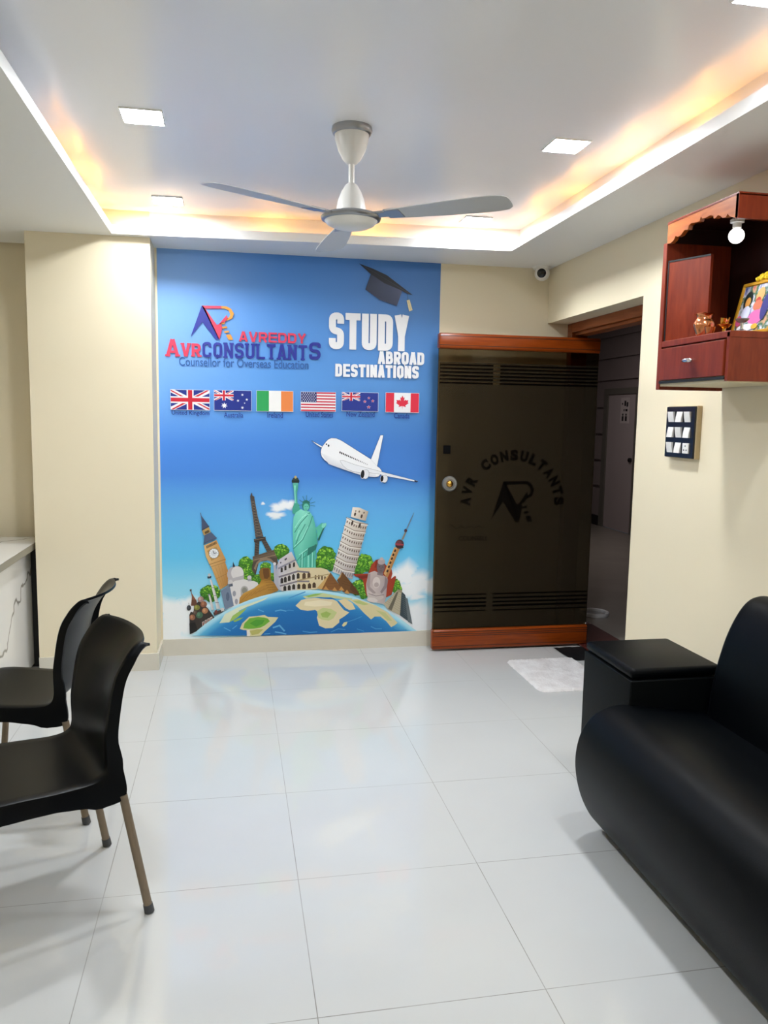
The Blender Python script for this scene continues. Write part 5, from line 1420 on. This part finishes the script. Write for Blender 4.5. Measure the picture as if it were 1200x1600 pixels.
for i, (x, y, lb) in enumerate(spots):
    if i == 0: r = dl
    else:
        r = dl.copy(); COL.objects.link(r)
        for ch in dl.children:
            c = ch.copy(); COL.objects.link(c); c.parent = r
    r.location = (x, y, ZU)
    row = min(range(5), key=lambda k: abs((4.38, 3.17, 1.95, .75, -.45)[k] - y))
    for ch in r.children:
        if ch.name.startswith('diffuser'): ch.data = discs[row]
    tag(r, lb or 'square ceiling light out of view behind the camera position', 'ceiling light', 'square ceiling lights')
    if lb is None: r['kind'] = 'structure'
def strip(p, q, m, name, label):
    bm = B(); d = (Vector(q) - Vector(p)).normalized(); n = Vector((-d.y, d.x, 0)) * .006
    a, b_ = Vector(p), Vector(q)
    v = []
    for z in (0, .006):
        for s in (a - n, a + n, b_ + n, b_ - n): v.append(bm.verts.new(s + Vector((0, 0, z))))
    for f in ((0, 3, 2, 1), (4, 5, 6, 7), (0, 1, 5, 4), (1, 2, 6, 5), (2, 3, 7, 6), (3, 0, 4, 7)): bm.faces.new([v[i] for i in f])
    o = obj(name, bm, m); tag(o, label, 'led strip', 'warm light strips in the ceiling cove'); return o
zl = ZD + .0205
strip((TL_[0] - .045, 3.45, zl), (TL_[0] - .045, TL_[1] - .02, zl), M_led, 'light_strip', 'amber light strip in the left ceiling cove')
strip((TL_[0], TL_[1] + .045, zl), (TR_[0], TR_[1] + .045, zl), M_led, 'light_strip', 'amber light strip in the ceiling cove above the mural')
strip((TR_[0] + .045, 1.2, zl), (TR_[0] + .045, TR_[1] - .02, zl), M_led, 'light_strip', 'amber light strip in the right ceiling cove')
strip((TL_[0] + .02, TL_[1] + .025, zl), (TL_[0] + .35, TL_[1] + .005, zl), M_ledw, 'light_strip', 'bright white end of the cove strip at the corner above the pillar')

fan = empty('ceiling_fan', (.455, 3.14, ZU)); tag(fan, 'white three blade ceiling fan with a silver ring', 'ceiling fan')
fx, fy = .455, 3.14
def fp(name, prof, m, parent=fan, label=None):
    bm = B(); lathe(bm, prof, (fx, fy, 0)); return part(name, bm, m, parent, 50, label)
fp('canopy_ring', [(0, ZU), (.076, ZU), (.078, ZU - .012), (.073, ZU - .024), (.064, ZU - .027), (0, ZU - .027)], M_silver, label='silver ring at the ceiling')
fp('canopy', [(.066, ZU - .024), (.064, ZU - .045), (.052, ZU - .085), (.034, ZU - .118), (.018, ZU - .134), (0, ZU - .136)], M_fan)
fp('down_rod', [(.0115, ZU - .12), (.0115, 2.36)], M_fan)
fp('motor_cover', [(.014, 2.376), (.024, 2.368), (.038, 2.345), (.050, 2.315), (.057, 2.285), (.060, 2.262), (.0, 2.26)], M_fan)
fp('motor_ring', [(0, 2.268), (.075, 2.268), (.108, 2.258), (.117, 2.249), (.114, 2.240), (.104, 2.236), (0, 2.236)], M_silver, label='silver ring around the motor')
fp('motor_bowl', [(.104, 2.237), (.092, 2.224), (.070, 2.213), (.04, 2.206), (0, 2.204)], M_fan)
for ang in (-36, 91, 212):
    a = math.radians(ang); mt = Matrix.Translation((fx, fy, 2.248)) @ Matrix.Rotation(a, 4, 'Z') @ Matrix.Rotation(math.radians(-9), 4, 'X')
    bm = B()
    prof = [(.16, .040), (.22, .046), (.32, .056), (.42, .064), (.52, .069), (.58, .068), (.615, .060), (.632, .042), (.636, .02)]
    up = [(r, wd) for r, wd in prof] + [(r, -wd * .92) for r, wd in prof[::-1]]
    prism(bm, up, lambda u, v, d: (u, v, d * .0022 - .08 * (v * v)), 0, 1)
    bmesh.ops.transform(bm, matrix=mt, verts=bm.verts)
    bl = part('blade', bm, M_blade, fan)
    bm = B(); box(bm, (.10, -.022, -.001), (.20, .022, .008), .003); box(bm, (.15, -.036, -.002), (.215, .036, .006), .003)
    bmesh.ops.transform(bm, matrix=mt, verts=bm.verts)
    part('blade_holder', bm, M_silver, bl, label='silver blade bracket')

cc = empty('security_camera', (1.918, 4.85, ZD)); tag(cc, 'white dome security camera on the ceiling in the back right corner', 'camera')
bm = B(); lathe(bm, [(0, ZD), (.056, ZD), (.056, ZD - .010), (.050, ZD - .018), (0, ZD - .018)], (1.918, 4.85, 0)); part('base', bm, M_white_pl, cc, 50)
bm = B(); bmesh.ops.create_uvsphere(bm, u_segments=28, v_segments=18, radius=.047, matrix=Matrix.Translation((1.918, 4.84, ZD - .042))); part('ball', bm, M_white_pl, cc, 'all')
mt = Matrix.Rotation(math.radians(105), 4, 'X') @ Matrix.Rotation(0, 4, 'Z')
dirv = Vector((-.5, -1, -.22)).normalized(); q = dirv.to_track_quat('Z', 'Y').to_matrix().to_4x4(); ctr = Vector((1.918, 4.84, ZD - .040))
bm = B(); lathe(bm, [(.036, .028), (.036, .039), (.033, .045), (.028, .046)], ctr, 28, q); part('lens_ring', bm, M_white_pl, cc, True)
bm = B(); lathe(bm, [(.028, .0435), (.016, .0475), (0, .0485)], ctr, 24, q); part('lens', bm, mat('lens_black', '0a0a0c', .1), cc, True, 'black camera lens')

# ------------------------------------------------------------------ wall shrine
CX, CY0, CY1 = 1.70, 2.528, 2.978
sh = empty('wall_shrine', (2.0, 2.75, 1.615)); tag(sh, 'reddish brown wooden wall shrine with a carved arch, drawer and glowing bulb', 'shrine')
bm = B(); box(bm, (1.985, CY0, 1.63), (2.0, 3.006, 2.262)); part('back_panel', bm, M_mandir_shade, sh)
bm = B(); box(bm, (CX, CY1, 1.615), (1.985, 3.006, 2.192), .003); part('side_panel', bm, M_mandir, sh)
bm = B(); box(bm, (CX + .022, CY1 + .002, 2.192), (1.985, 3.004, 2.262)); part('upper_side', bm, M_mandir_shade, sh, label='upper side behind the arch, interior shade in its colour')
bm = B(); box(bm, (CX + .02, CY0 + .02, 2.250), (1.985, CY1, 2.2585)); part('inner_shade_board', bm, M_mandir_shade, sh, label='dark board added under the top, interior shade in its colour')  # added sheet that darkens the shrine interior under the top
bm = B(); box(bm, (CX, CY0 - .002, 1.782), (1.985, CY1, 1.806), .003); box(bm, (CX, CY0, 1.632), (1.985, CY0 + .016, 1.80)); box(bm, (CX + .02, CY0 + .012, 1.648), (CX + .03, CY1, 1.785)); part('base_box', bm, M_mandir, sh)
bm = B(); box(bm, (CX + .004, CY0 + .004, 1.628), (1.985, CY1, 1.65)); part('bottom_board', bm, mat('cream_laminate', 'cfc3a4', .5), sh, label='cream underside board')
bm = B(); box(bm, (CX - .006, CY0 + .022, 1.650), (CX + .016, CY1 - .006, 1.776), .003); dr = part('drawer', bm, M_mandir, sh)
bm = B(); box(bm, (CX - .004, CY0 + .016, 1.638), (CX + .018, CY1, 1.648)); part('drawer_gap', bm, M_pit, sh)
bm = B(); tube(bm, (CX - .006, 2.747, 1.716), (CX - .022, 2.747, 1.716), .006, n=12); r_ = bmesh.ops.create_uvsphere(bm, u_segments=18, v_segments=10, radius=1, matrix=Matrix.Translation((CX - .026, 2.747, 1.716)) @ Matrix.Diagonal((.008, .034, .009, 1))); part('handle', bm, M_chrome, dr, True, 'chrome drawer handle')
VAL = [(2.978, 2.262), (2.530, 2.262), (2.530, 2.183), (2.548, 2.187), (2.576, 2.198), (2.588, 2.209), (2.598, 2.2), (2.618, 2.202), (2.627, 2.21), (2.645, 2.218), (2.661, 2.212), (2.67, 2.212), (2.674, 2.223), (2.692, 2.229), (2.725, 2.227), (2.743, 2.229), (2.753, 2.239), (2.761, 2.223), (2.815, 2.229), (2.831, 2.225), (2.835, 2.211), (2.859, 2.214), (2.884, 2.2), (2.907, 2.199), (2.919, 2.206), (2.934, 2.191), (2.954, 2.185), (2.978, 2.187)]
bm = B(); prism(bm, VAL, lambda u, v, d: (CX + d * .018, u, v), 0, 1); part('carved_valance', bm, wood('valance_wood', 'a85c24', '8a4419', .38, (9, 1.5, 9), .06), sh, label='front board with a scalloped arch edge')
bm = B(); box(bm, (CX, CY0, 2.182), (1.985, CY0 + .018, 2.266), .002); part('crown_side', bm, M_mandir, sh)
bm = B(); box(bm, (CX, CY0, 2.258), (1.985, 2.984, 2.270), .002); part('top_board', bm, M_mandir, sh)
# inner shutter folded a little inwards, framed by a dark groove
bm = B(); p0, p1 = Vector((1.715, 2.968, 0)), Vector((1.792, 2.800, 0)); dd = (p1 - p0); nn = Vector((dd.y, -dd.x, 0)).normalized() * .016
def leafbox(t0, t1, z0, z1, o0, o1):
    a, b_ = p0 + dd * t0, p0 + dd * t1
    if nn.x > 0: s = -1
    else: s = 1
    A = [a + nn * s * o0, b_ + nn * s * o0, b_ + nn * s * o1, a + nn * s * o1]
    bb = B()
    lo = [bb.verts.new((v.x, v.y, z0)) for v in A]; hi = [bb.verts.new((v.x, v.y, z1)) for v in A]
    bb.faces.new(lo[::-1]); bb.faces.new(hi)
    for k in range(4): j = (k + 1) % 4; bb.faces.new([lo[k], lo[j], hi[j], hi[k]])
    return bb
sp = part('shutter', leafbox(0, 1, 1.807, 2.118, 0, 1), M_mandir, sh)
part('shutter_groove', join(leafbox(.0, .022, 1.807, 2.118, 1, 1.12), leafbox(0, 1, 2.112, 2.118, 1, 1.12)), M_pit, sp)
bm = B(); lathe(bm, [(.016, 2.258), (.016, 2.222), (.024, 2.216), (.024, 2.206), (.015, 2.204), (.015, 2.188)], (1.80, 2.678, 0), 24); hb = part('bulb_holder', bm, M_white_pl, sh, 50)
bm = B(); bmesh.ops.create_uvsphere(bm, u_segments=24, v_segments=16, radius=.0275, matrix=Matrix.Translation((1.80, 2.678, 2.160))); part('bulb', bm, M_bulb, hb, 'all', 'glowing white round bulb')
ZS = 1.806
def lathe_thing(name, loc, parts, label, cat):
    r = empty(name, loc); tag(r, label, cat)
    for nm, prof, m, c in parts:
        bm = B(); lathe(bm, prof, (loc[0] + c[0], loc[1] + c[1], loc[2] + c[2]), 28); part(nm, bm, m, r, 60)
    return r
pot = lathe_thing('copper_pot', (1.738, 2.750, ZS), [('body', [(0, 0), (.024, 0), (.027, .006), (.037, .030), (.039, .044), (.033, .058), (.026, .066), (.028, .076), (.036, .082), (.034, .084), (.026, .078), (.022, .066), (.0, .06)], M_copper, (0, 0, 0))], 'round copper water pot on the shrine shelf', 'pot')
lp = empty('brass_oil_lamp', (1.765, 2.665, ZS)); tag(lp, 'small brass oil lamp beside the copper pot in the shrine', 'oil lamp')
bm = B(); lathe(bm, [(0, 0), (.018, 0), (.018, .004), (.006, .008), (.006, .02), (.018, .026), (.026, .036), (.024, .037), (.010, .028), (0, .027)], (1.765, 2.665, ZS), 24); part('bowl', bm, M_gold, lp, 50)
bm = B(); tube(bm, (1.765, 2.65, ZS + .03), (1.765, 2.632, ZS + .058), .005, .002, 10); tube(bm, (1.765, 2.675, ZS + .03), (1.765, 2.668, ZS + .06), .008, .012, 12); part('spout', bm, M_gold, lp, 50)
bm = B(); bmesh.ops.create_uvsphere(bm, u_segments=12, v_segments=8, radius=.006, matrix=Matrix.Translation((1.765, 2.645, ZS + .045))); part('wick', bm, mat('wick_red', 'c0442a', .6), lp)
lathe_thing('small_copper_cup', (1.735, 2.705, ZS), [('cup', [(0, 0), (.012, 0), (.017, .016), (.020, .030), (.0185, .030), (.012, .01), (0, .006)], M_copper, (0, 0, 0))], 'tiny copper cup between the pot and the brass lamp', 'cup')
lathe_thing('silver_oil_lamp', (1.765, 2.560, ZS), [('stem', [(0, 0), (.016, 0), (.014, .005), (.005, .009), (.005, .030)], M_chrome, (0, 0, 0)), ('bowl', [(0, .029), (.012, .031), (.022, .040), (.024, .044), (.0215, .044), (.012, .036), (0, .034)], M_silver, (0, 0, 0))], 'small silver stemmed lamp in front of the framed picture', 'oil lamp')
# leaning framed picture
fr = empty('framed_picture', (1.86, 2.65, ZS)); tag(fr, 'gold framed colourful print leaning inside the shrine', 'picture')
fm = Matrix.Translation((1.862, 2.652, ZS)) @ Matrix.Rotation(math.radians(14), 4, 'Y')
FW, FH = .115, .205
bm = B()
for a, b_ in (((-.008, -FW, 0), (.008, -FW + .014, FH)), ((-.008, FW - .014, 0), (.008, FW, FH)), ((-.008, -FW, 0), (.008, FW, .014)), ((-.008, -FW, FH - .014), (.008, FW, FH))): box(bm, a, b_, .003)
box(bm, (.004, -FW + .002, .002), (.008, FW - .002, FH - .002))
bmesh.ops.transform(bm, matrix=fm, verts=bm.verts); part('frame', bm, mat('gold_frame', 'c9931c', .35, metal=.3), fr)
def print2():
    m = mat('picture_print', 'ffffff', .25); nt = m.node_tree; b = nt.nodes['Principled BSDF']
    tc = nt.nodes.new('ShaderNodeTexCoord'); vo = nt.nodes.new('ShaderNodeTexVoronoi'); vo.inputs['Scale'].default_value = 42; vo.inputs['Randomness'].default_value = 1
    nz = nt.nodes.new('ShaderNodeTexNoise'); nz.inputs['Scale'].default_value = 18; nz.inputs['Detail'].default_value = 3
    rp = nt.nodes.new('ShaderNodeValToRGB'); rp.color_ramp.interpolation = 'LINEAR'
    e = rp.color_ramp.elements; cols = ['1c2038', '2b3a78', '8a93c0', 'd5d2e0', '2f6b52', 'c8a080', 'd04a50']
    e[0].position = .25; e[0].color = (*lin(cols[0]), 1); e[1].position = .75; e[1].color = (*lin(cols[-1]), 1)
    for k, c in enumerate(cols[1:-1]):
        x = e.new(.33 + .075 * k); x.color = (*lin(c), 1)
    nt.links.new(tc.outputs['Object'], nz.inputs[0]); nt.links.new(nz.outputs[0], rp.inputs[0]); nt.links.new(rp.outputs[0], b.inputs['Base Color'])
    return m
bm = B(); box(bm, (-.003, -FW + .012, .012), (.001, FW - .012, FH - .012)); bmesh.ops.transform(bm, matrix=fm, verts=bm.verts); pc = part('picture', bm, print2(), fr)
def disc(y, z, ry, rz, c, k):
    bm = B(); prism(bm, [(y + ry * math.cos(t), z + rz * math.sin(t)) for t in [i * math.pi / 9 for i in range(18)]], lambda u, v, d: (-.0034 - k * .0003 - d * .0002, u, v), 0, 1)
    bmesh.ops.transform(bm, matrix=fm, verts=bm.verts); return bm
k = 0
for y, z, ry, rz, c in [(.062, .135, .026, .036, '1d2b2a'), (.060, .128, .015, .020, 'd69a4c'), (.058, .085, .026, .030, 'c9cce0'), (-.005, .150, .022, .028, 'e0b070'), (.0, .128, .014, .014, 'c8473c'), (-.005, .110, .026, .020, 'd0785c'), (-.01, .065, .042, .028, 'e070ac'), (.085, .06, .016, .02, 'd45a8c'), (-.05, .1, .02, .05, '3a3c80'), (.03, .03, .05, .014, 'd8d4d8'), (-.02, .03, .018, .010, 'd8b040')]:
    part('print_patch', disc(y, z, ry, rz, c, k), mat('print_colour', c, .3), pc); k += 1
gl = empty('flower_garland', (1.9, 2.63, 2.0)); tag(gl, 'yellow flower bunch on top of the framed picture', 'flowers')
bm = B()
for k in range(26):
    p = fm @ Vector((-.004 + random.uniform(-.008, .008), random.uniform(-.10, .03), FH + .008 + random.uniform(-.004, .014)))
    if k % 5 == 4:
        bx2 = B(); bmesh.ops.create_icosphere(bx2, subdivisions=1, radius=.010, matrix=Matrix.Translation(p)); part('petals', bx2, MATS.get('marigold_red') or mat('marigold_red', 'c84020', .7), gl, label='red flower head'); continue
    bmesh.ops.create_icosphere(bm, subdivisions=1, radius=random.uniform(.007, .012), matrix=Matrix.Translation(p))
part('petals', bm, mat('marigold', 'e8c81c', .7), gl)

# ------------------------------------------------------------------ switch board on the right wall
sw = empty('switch_board', (2.0, 3.257, 1.44)); tag(sw, 'black wall switch board with nine white modules below the shrine', 'switch')
SY0, SY1, SZ0, SZ1 = 3.137, 3.368, 1.327, 1.555
bm = B(); box(bm, (1.976, SY0 - .004, SZ0 - .003), (2.0, SY1 + .002, SZ1 + .003), .003); part('back_box', bm, mat('box_gold', 'c2ae88', .35), sw, label='beige box rim behind the plate')
bm = B(); box(bm, (1.968, SY0, SZ0), (1.977, SY1, SZ1), .003); part('plate', bm, mat('plate_black', '0d0f18', .25), sw)
for r in range(3):
    for c in range(3):
        yy = 3.322 - c * .066; zz = 1.509 - r * .069
        bm = B()
        if r == 2 and c == 2:
            box(bm, (1.962, yy - .024, zz - .023), (1.969, yy + .024, zz + .023), .002); s = part('socket', bm, M_white_pl, sw)
            bm = B()
            for dy, dz in ((0, .010), (-.010, -.008), (.010, -.008)): tube(bm, (1.9612, yy + dy, zz + dz), (1.963, yy + dy, zz + dz), .0035, n=10)
            part('pin_hole', bm, M_pit, s)
        else:
            t = .004 if (r + c) % 2 else -.004
            prism(bm, [(1.969, zz - .023), (1.9625 - t, zz - .023), (1.9615, zz), (1.9625 + t, zz + .023), (1.969, zz + .023)], lambda u, v, d: (u, d, v), yy - .023, yy + .023); part('switch_rocker', bm, M_white_pl, sw)

# ------------------------------------------------------------------ sofa
sf = empty('sofa', (1.6, 1.6, 0)); tag(sf, 'black leather sofa along the right wall with a rolled front and boxy arms', 'sofa')
def sweep(prof, y0, y1, endr=.03, n=6):
    """closed x-z profile swept along y with slightly rounded ends"""
    bm = B(); rows = []
    cx = sum(p[0] for p in prof) / len(prof); cz = sum(p[1] for p in prof) / len(prof)
    ys = []
    for k in range(n + 1):
        a = math.pi / 2 * k / n; ys.append((y0 + endr * (1 - math.sin(a)), 1 - (1 - math.sin(math.pi / 2 - a + 0)) * 0 - endr * (1 - math.cos(math.pi / 2 - a)) * 0, a))
    seq = [(y0 + endr * (1 - math.cos(math.pi / 2 * k / n)), endr * (1 - math.sin(math.pi / 2 * k / n))) for k in range(n + 1)]
    seq += [(y1 - endr * (1 - math.cos(math.pi / 2 * k / n)), endr * (1 - math.sin(math.pi / 2 * k / n))) for k in range(n, -1, -1)]
    N = len(prof)
    for y, ins in seq:
        row = []
        for i, (x, z) in enumerate(prof):
            a, b_ = Vector(prof[i - 1]), Vector(prof[(i + 1) % N]); t = (b_ - a).normalized(); nrm = Vector((-t.y, t.x))
            p = Vector((x, z)); 
            if (Vector((cx, cz)) - p).dot(nrm) < 0: nrm = -nrm
            p = p + nrm * ins
            row.append(bm.verts.new((p.x, y, p.y)))
        rows.append(row)
    for A, C in zip(rows, rows[1:]):
        for i in range(N): bm.faces.new([A[i], A[(i + 1) % N], C[(i + 1) % N], C[i]])
    bm.faces.new(rows[0]); bm.faces.new(rows[-1][::-1])
    return bm
def spline(pts, n=6, closed=True):
    """Catmull-Rom through 2-D points"""
    o = []; N = len(pts)
    rng = range(N if closed else N - 1)
    for i in rng:
        p = [Vector(pts[(i + k - 1) % N]) if closed else Vector(pts[min(max(i + k - 1, 0), N - 1)]) for k in range(4)]
        for j in range(n):
            t = j / n
            o.append(tuple(.5 * ((2 * p[1]) + (p[2] - p[0]) * t + (2 * p[0] - 5 * p[1] + 4 * p[2] - p[3]) * t * t + (3 * p[1] - p[0] - 3 * p[2] + p[3]) * t ** 3)))
    if not closed: o.append(tuple(pts[-1]))
    return o
front = spline([(1.315, .012), (1.262, .07), (1.222, .15), (1.200, .24), (1.200, .32), (1.222, .395), (1.268, .447), (1.33, .472), (1.41, .474), (1.50, .462), (1.60, .447), (1.72, .438)], 5, False)
seat = front + [(1.74, .40), (1.74, .05), (1.70, .012)]
part('seat', sweep(seat, .62, 2.545, .025), M_leather, sf, 50)
back = spline([(1.665, .44), (1.672, .53), (1.690, .63), (1.722, .74), (1.765, .825), (1.808, .868), (1.855, .878), (1.90, .862), (1.93, .82)], 5, False) + [(1.965, .5), (1.965, .05), (1.75, .05), (1.75, .40)]
part('backrest', sweep(back, .62, 2.50, .06), M_leather, sf, 50)
for y0, y1 in ((2.512, 2.895), (.28, .655)):
    bm = B(); box(bm, (1.390, y0, .012), (1.752, y1, .565), .006); ar = part('armrest', bm, M_arm, sf, 40)
    bm = B(); box(bm, (1.392, y0 + .002, .568), (1.752, y1 - .002, .606), .016); part('armrest_pad', bm, M_leather, ar, 50)

# ------------------------------------------------------------------ chairs
def chair_shell():
    C = spline([(.505, .392), (.50, .418), (.478, .438), (.43, .443), (.35, .440), (.26, .434), (.18, .431), (.135, .435), (.110, .450), (.101, .476), (.097, .51), (.088, .58), (.072, .65), (.047, .72), (.014, .775), (-.012, .804), (-.030, .818), (-.046, .824)], 4, False)
    n = len(C); rows = []; arc = [0]
    for a, b_ in zip(C, C[1:]): arc.append(arc[-1] + (Vector(b_) - Vector(a)).length)
    Lt = arc[-1]; s_j = next(arc[i] for i in range(n) if C[i][1] > .46 and C[i][0] < .2)
    bm = B(); V = [i / 8 for i in range(-8, 9)]
    def lerp(tab, s):
        for (a, x), (b_, y) in zip(tab, tab[1:]):
            if s <= b_:
                t = (s - a) / (b_ - a); t = t * t * (3 - 2 * t); return x + (y - x) * t
        return tab[-1][1]
    for i in range(n):
        s = arc[i] - s_j; x, z = C[i]
        a, b_ = Vector(C[max(i - 1, 0)]), Vector(C[min(i + 1, n - 1)]); t = (b_ - a).normalized(); N = Vector((t.y, -t.x))   # towards the sitter
        if N.y < 0 and s < 0: N = -N
        if s > 0 and N.x < 0: N = -N
        kk = min(1, max(0, s / .08)); N = (N * (1 - kk) + Vector((.96, .28)) * kk).normalized()
        q1 = min(1, max(0, (s + .10) / .08)); q2 = min(1, max(0, (s + .02) / .10)); Fd = Vector((0, 1)).lerp(Vector((.62, .78)), q1).lerp(Vector((.97, .2)), q2).normalized()
        w_ = lerp([(-.50, .205), (-.36, .222), (-.2, .215), (-.05, .205), (.05, .196), (.2, .198), (.32, .196), (.40, .188), (.46, .178)], s)
        cv = lerp([(-.50, -.006), (-.3, .006), (-.1, .008), (0, .010), (.12, .022), (.3, .036), (.46, .046)], s)
        fl = lerp([(-.50, .045), (-.40, .075), (-.30, .055), (-.17, .052), (-.10, .060), (-.06, .082), (-.025, .094), (.035, .052), (.09, .035), (.15, .032), (.3, .030), (.38, .024), (.46, .004)], s)
        row = []; drop = max(0, min(1, (s - .26) / .18)) ** 2 * .016
        for v in V:
            k = abs(v); y = w_ * v
            p = Vector((x, z)) + N * (cv * k ** 2.2)
            row.append((p.x, y, p.y - drop * k ** 3))
        for sg_, lst in ((-1, 0), (1, 1)):
            p = Vector((x, z)) + N * (cv - .012); q_ = Vector((x, z)) + N * cv - Fd * fl; m_ = Vector((x, z)) + N * (cv - .003)
            ex = [(m_.x, sg_ * (w_ + .008), m_.y - drop), (p.x, sg_ * (w_ + .011), p.y - drop), (q_.x, sg_ * (w_ + .016), q_.y - drop)]
            row = (ex[::-1] + row) if sg_ < 0 else (row + ex)
        rows.append([bm.verts.new(p) for p in row])
    for A, C2 in zip(rows, rows[1:]):
        for j in range(len(A) - 1): bm.faces.new([A[j], A[j + 1], C2[j + 1], C2[j]])
    # close the front apron down a little
    bmesh.ops.recalc_face_normals(bm, faces=bm.faces)
    bmesh.ops.solidify(bm, geom=list(bm.faces), thickness=.009)
    return bm
def chair(name, loc, rz, label):
    r = empty(name, loc, rz); tag(r, label, 'chair', 'black plastic chairs by the desk')
    return r
ch = chair('plastic_chair', (0, 0, 0), 0, 'near black plastic chair with bronze legs, in front of the other chair')
shell = obj('seat_shell', chair_shell(), M_black_pl, ch, 50)
for sx, (tx, ty, tz, bx_, by_) in enumerate([(.068, -.212, .385, .0, -.222), (.068, .212, .385, .0, .222), (.43, -.205, .40, .475, -.228), (.43, .205, .40, .475, .228)]):
    d = Vector((bx_ - tx, by_ - ty, -tz)).normalized()
    bm = B(); tube(bm, (tx, ty, tz), Vector((bx_, by_, 0)) - d * .02, .0125, .0125, 20); lg = obj('leg', bm, M_leg, ch, True)
    bm = B(); tube(bm, Vector((bx_, by_, .0)) - d * .029, Vector((bx_, by_, .0)) - d * .003, .0142, .0148, 20); obj('foot_cap', bm, M_rubber, lg, True)['label'] = 'grey rubber foot'
def copy_tree(o, parent=None):
    c = o.copy(); COL.objects.link(c); c.parent = parent
    for k in list(o.children): copy_tree(k, c)
    return c
ch2 = copy_tree(ch); ch2['label'] = 'farther black plastic chair behind the near one, close to the pillar'
ch.location = (-.3435, 2.504, 0); ch.rotation_euler = (0, 0, math.atan2(-.407, -.913))
ch2.location = (-.5025, 3.0915, 0); ch2.rotation_euler = (0, 0, math.atan2(.12, -.993))

# ------------------------------------------------------------------ desk
dk = empty('reception_desk', (-1.4, 4.4, 0)); tag(dk, 'white marble desk with a veined front panel beside the pillar', 'desk')
bm = B(); box(bm, (-1.95, 3.38, .712), (-1.107, 4.94, .75), .002); part('desk_top', bm, M_marble, dk)
bm = B(); box(bm, (-1.1065, 3.38, .713), (-1.102, 4.94, .749)); part('top_edging', bm, mat('olive_edging', '8c8778', .4), dk, label='grey-brown edge band')
bm = B(); box(bm, (-1.17, 3.40, .02), (-1.15, 4.80, .712)); part('front_panel', bm, M_marble, dk)
bm = B(); box(bm, (-1.9, 4.801, .0), (-1.118, 4.95, .712)); part('gap_block', bm, M_pit, dk, label='black block filling the dark gap beside the pillar')  # solid black stands for the dark gap between desk and pillar
bm = B(); box(bm, (-1.9, 3.42, .0), (-1.88, 4.80, .712)); part('back_panel', bm, M_marble, dk)
bm = B(); box(bm, (-1.1495, 3.955, .02), (-1.144, 3.985, .712)); part('edge_strip', bm, MATS['olive_edging'], dk, label='narrow olive edge strip')
bm = B(); lathe(bm, [(0, 0), (.05, 0), (.05, .006), (.044, .012), (0, .012)], (-1.385, 4.87, .75), 28); o = obj('desk_disc', bm, M_black_pl, None, True); tag(o, 'small flat black disc on the marble desk top at the left edge', 'disc')

# ------------------------------------------------------------------ floor things
def rug():
    bm = B(); nx, ny = 60, 70; x0, x1, y0, y1 = 1.648, 2.085, 3.945, 4.515; g = []
    for j in range(ny + 1):
        row = []
        for i in range(nx + 1):
            u, v = i / nx * 2 - 1, j / ny * 2 - 1
            # rounded corners
            uu, vv = u, v
            k = max(0, abs(u) - .8) / .2, max(0, abs(v) - .85) / .15
            if k[0] > 0 and k[1] > 0:
                l = math.hypot(*k); 
                if l > 0: s = max(k) / l; uu = math.copysign(.8 + .2 * k[0] * s, u); vv = math.copysign(.85 + .15 * k[1] * s, v)
            e = max(abs(u), abs(v))
            h = .014 * (1 - max(0, (e - .94) / .06) ** 2) + random.uniform(-.0022, .0022)
            jx = random.uniform(-.0025, .0025) if e > .97 else 0
            row.append(bm.verts.new(((x0 + x1) / 2 + uu * (x1 - x0) / 2 + jx, (y0 + y1) / 2 + vv * (y1 - y0) / 2 + jx, max(.001, h))))
        g.append(row)
    for j in range(ny):
        for i in range(nx): bm.faces.new([g[j][i], g[j][i + 1], g[j + 1][i + 1], g[j + 1][i]])
    return bm
M_rug = mat('fluffy_rug', 'ece3e0', .95, spec=.1, noise=(11, .34), bump=(120, .9))
o = obj('door_rug', rug(), M_rug, None, True); tag(o, 'off-white fluffy rug on the tiles in front of the doorway', 'rug')
bm = B()
mp = [(2.066, 4.462), (2.35, 4.470), (2.36, 4.74), (2.056, 4.742)]
n = 14; gg = []
for j in range(n + 1):
    row = []
    for i in range(n + 1):
        u, v = i / n, j / n; p = Vector(mp[0]).lerp(Vector(mp[1]), u).lerp(Vector(mp[3]).lerp(Vector(mp[2]), u), v)
        row.append(bm.verts.new((p.x, p.y, .003 + .003 * abs(math.sin(9 * u + 5 * v)) + random.uniform(0, .001))))
    gg.append(row)
for j in range(n):
    for i in range(n): bm.faces.new([gg[j][i], gg[j][i + 1], gg[j + 1][i + 1], gg[j + 1][i]])
o = obj('door_mat', bm, mat('black_mat', '101114', .7, spec=.2, noise=(14, .5)), None, True); tag(o, 'wrinkled shiny black mat in the doorway behind the rug', 'mat')
dsh = empty('floor_dish', (2.735, 5.56, 0)); tag(dsh, 'round white rimmed dish on the corridor floor beside the open door', 'dish')
bm = B(); lathe(bm, [(.088, .004), (.090, .02), (.096, .026), (.108, .026), (.112, .020), (.108, .0), (.09, .0)], (2.735, 5.56, 0), 40); part('rim', bm, mat('dish_white', 'f2f2f4', .3), dsh, 50)
bm = B(); lathe(bm, [(0, .006), (.09, .006)], (2.735, 5.56, 0), 40); part('dish_plate', bm, mat('dish_grey', '85868a', .3), dsh)
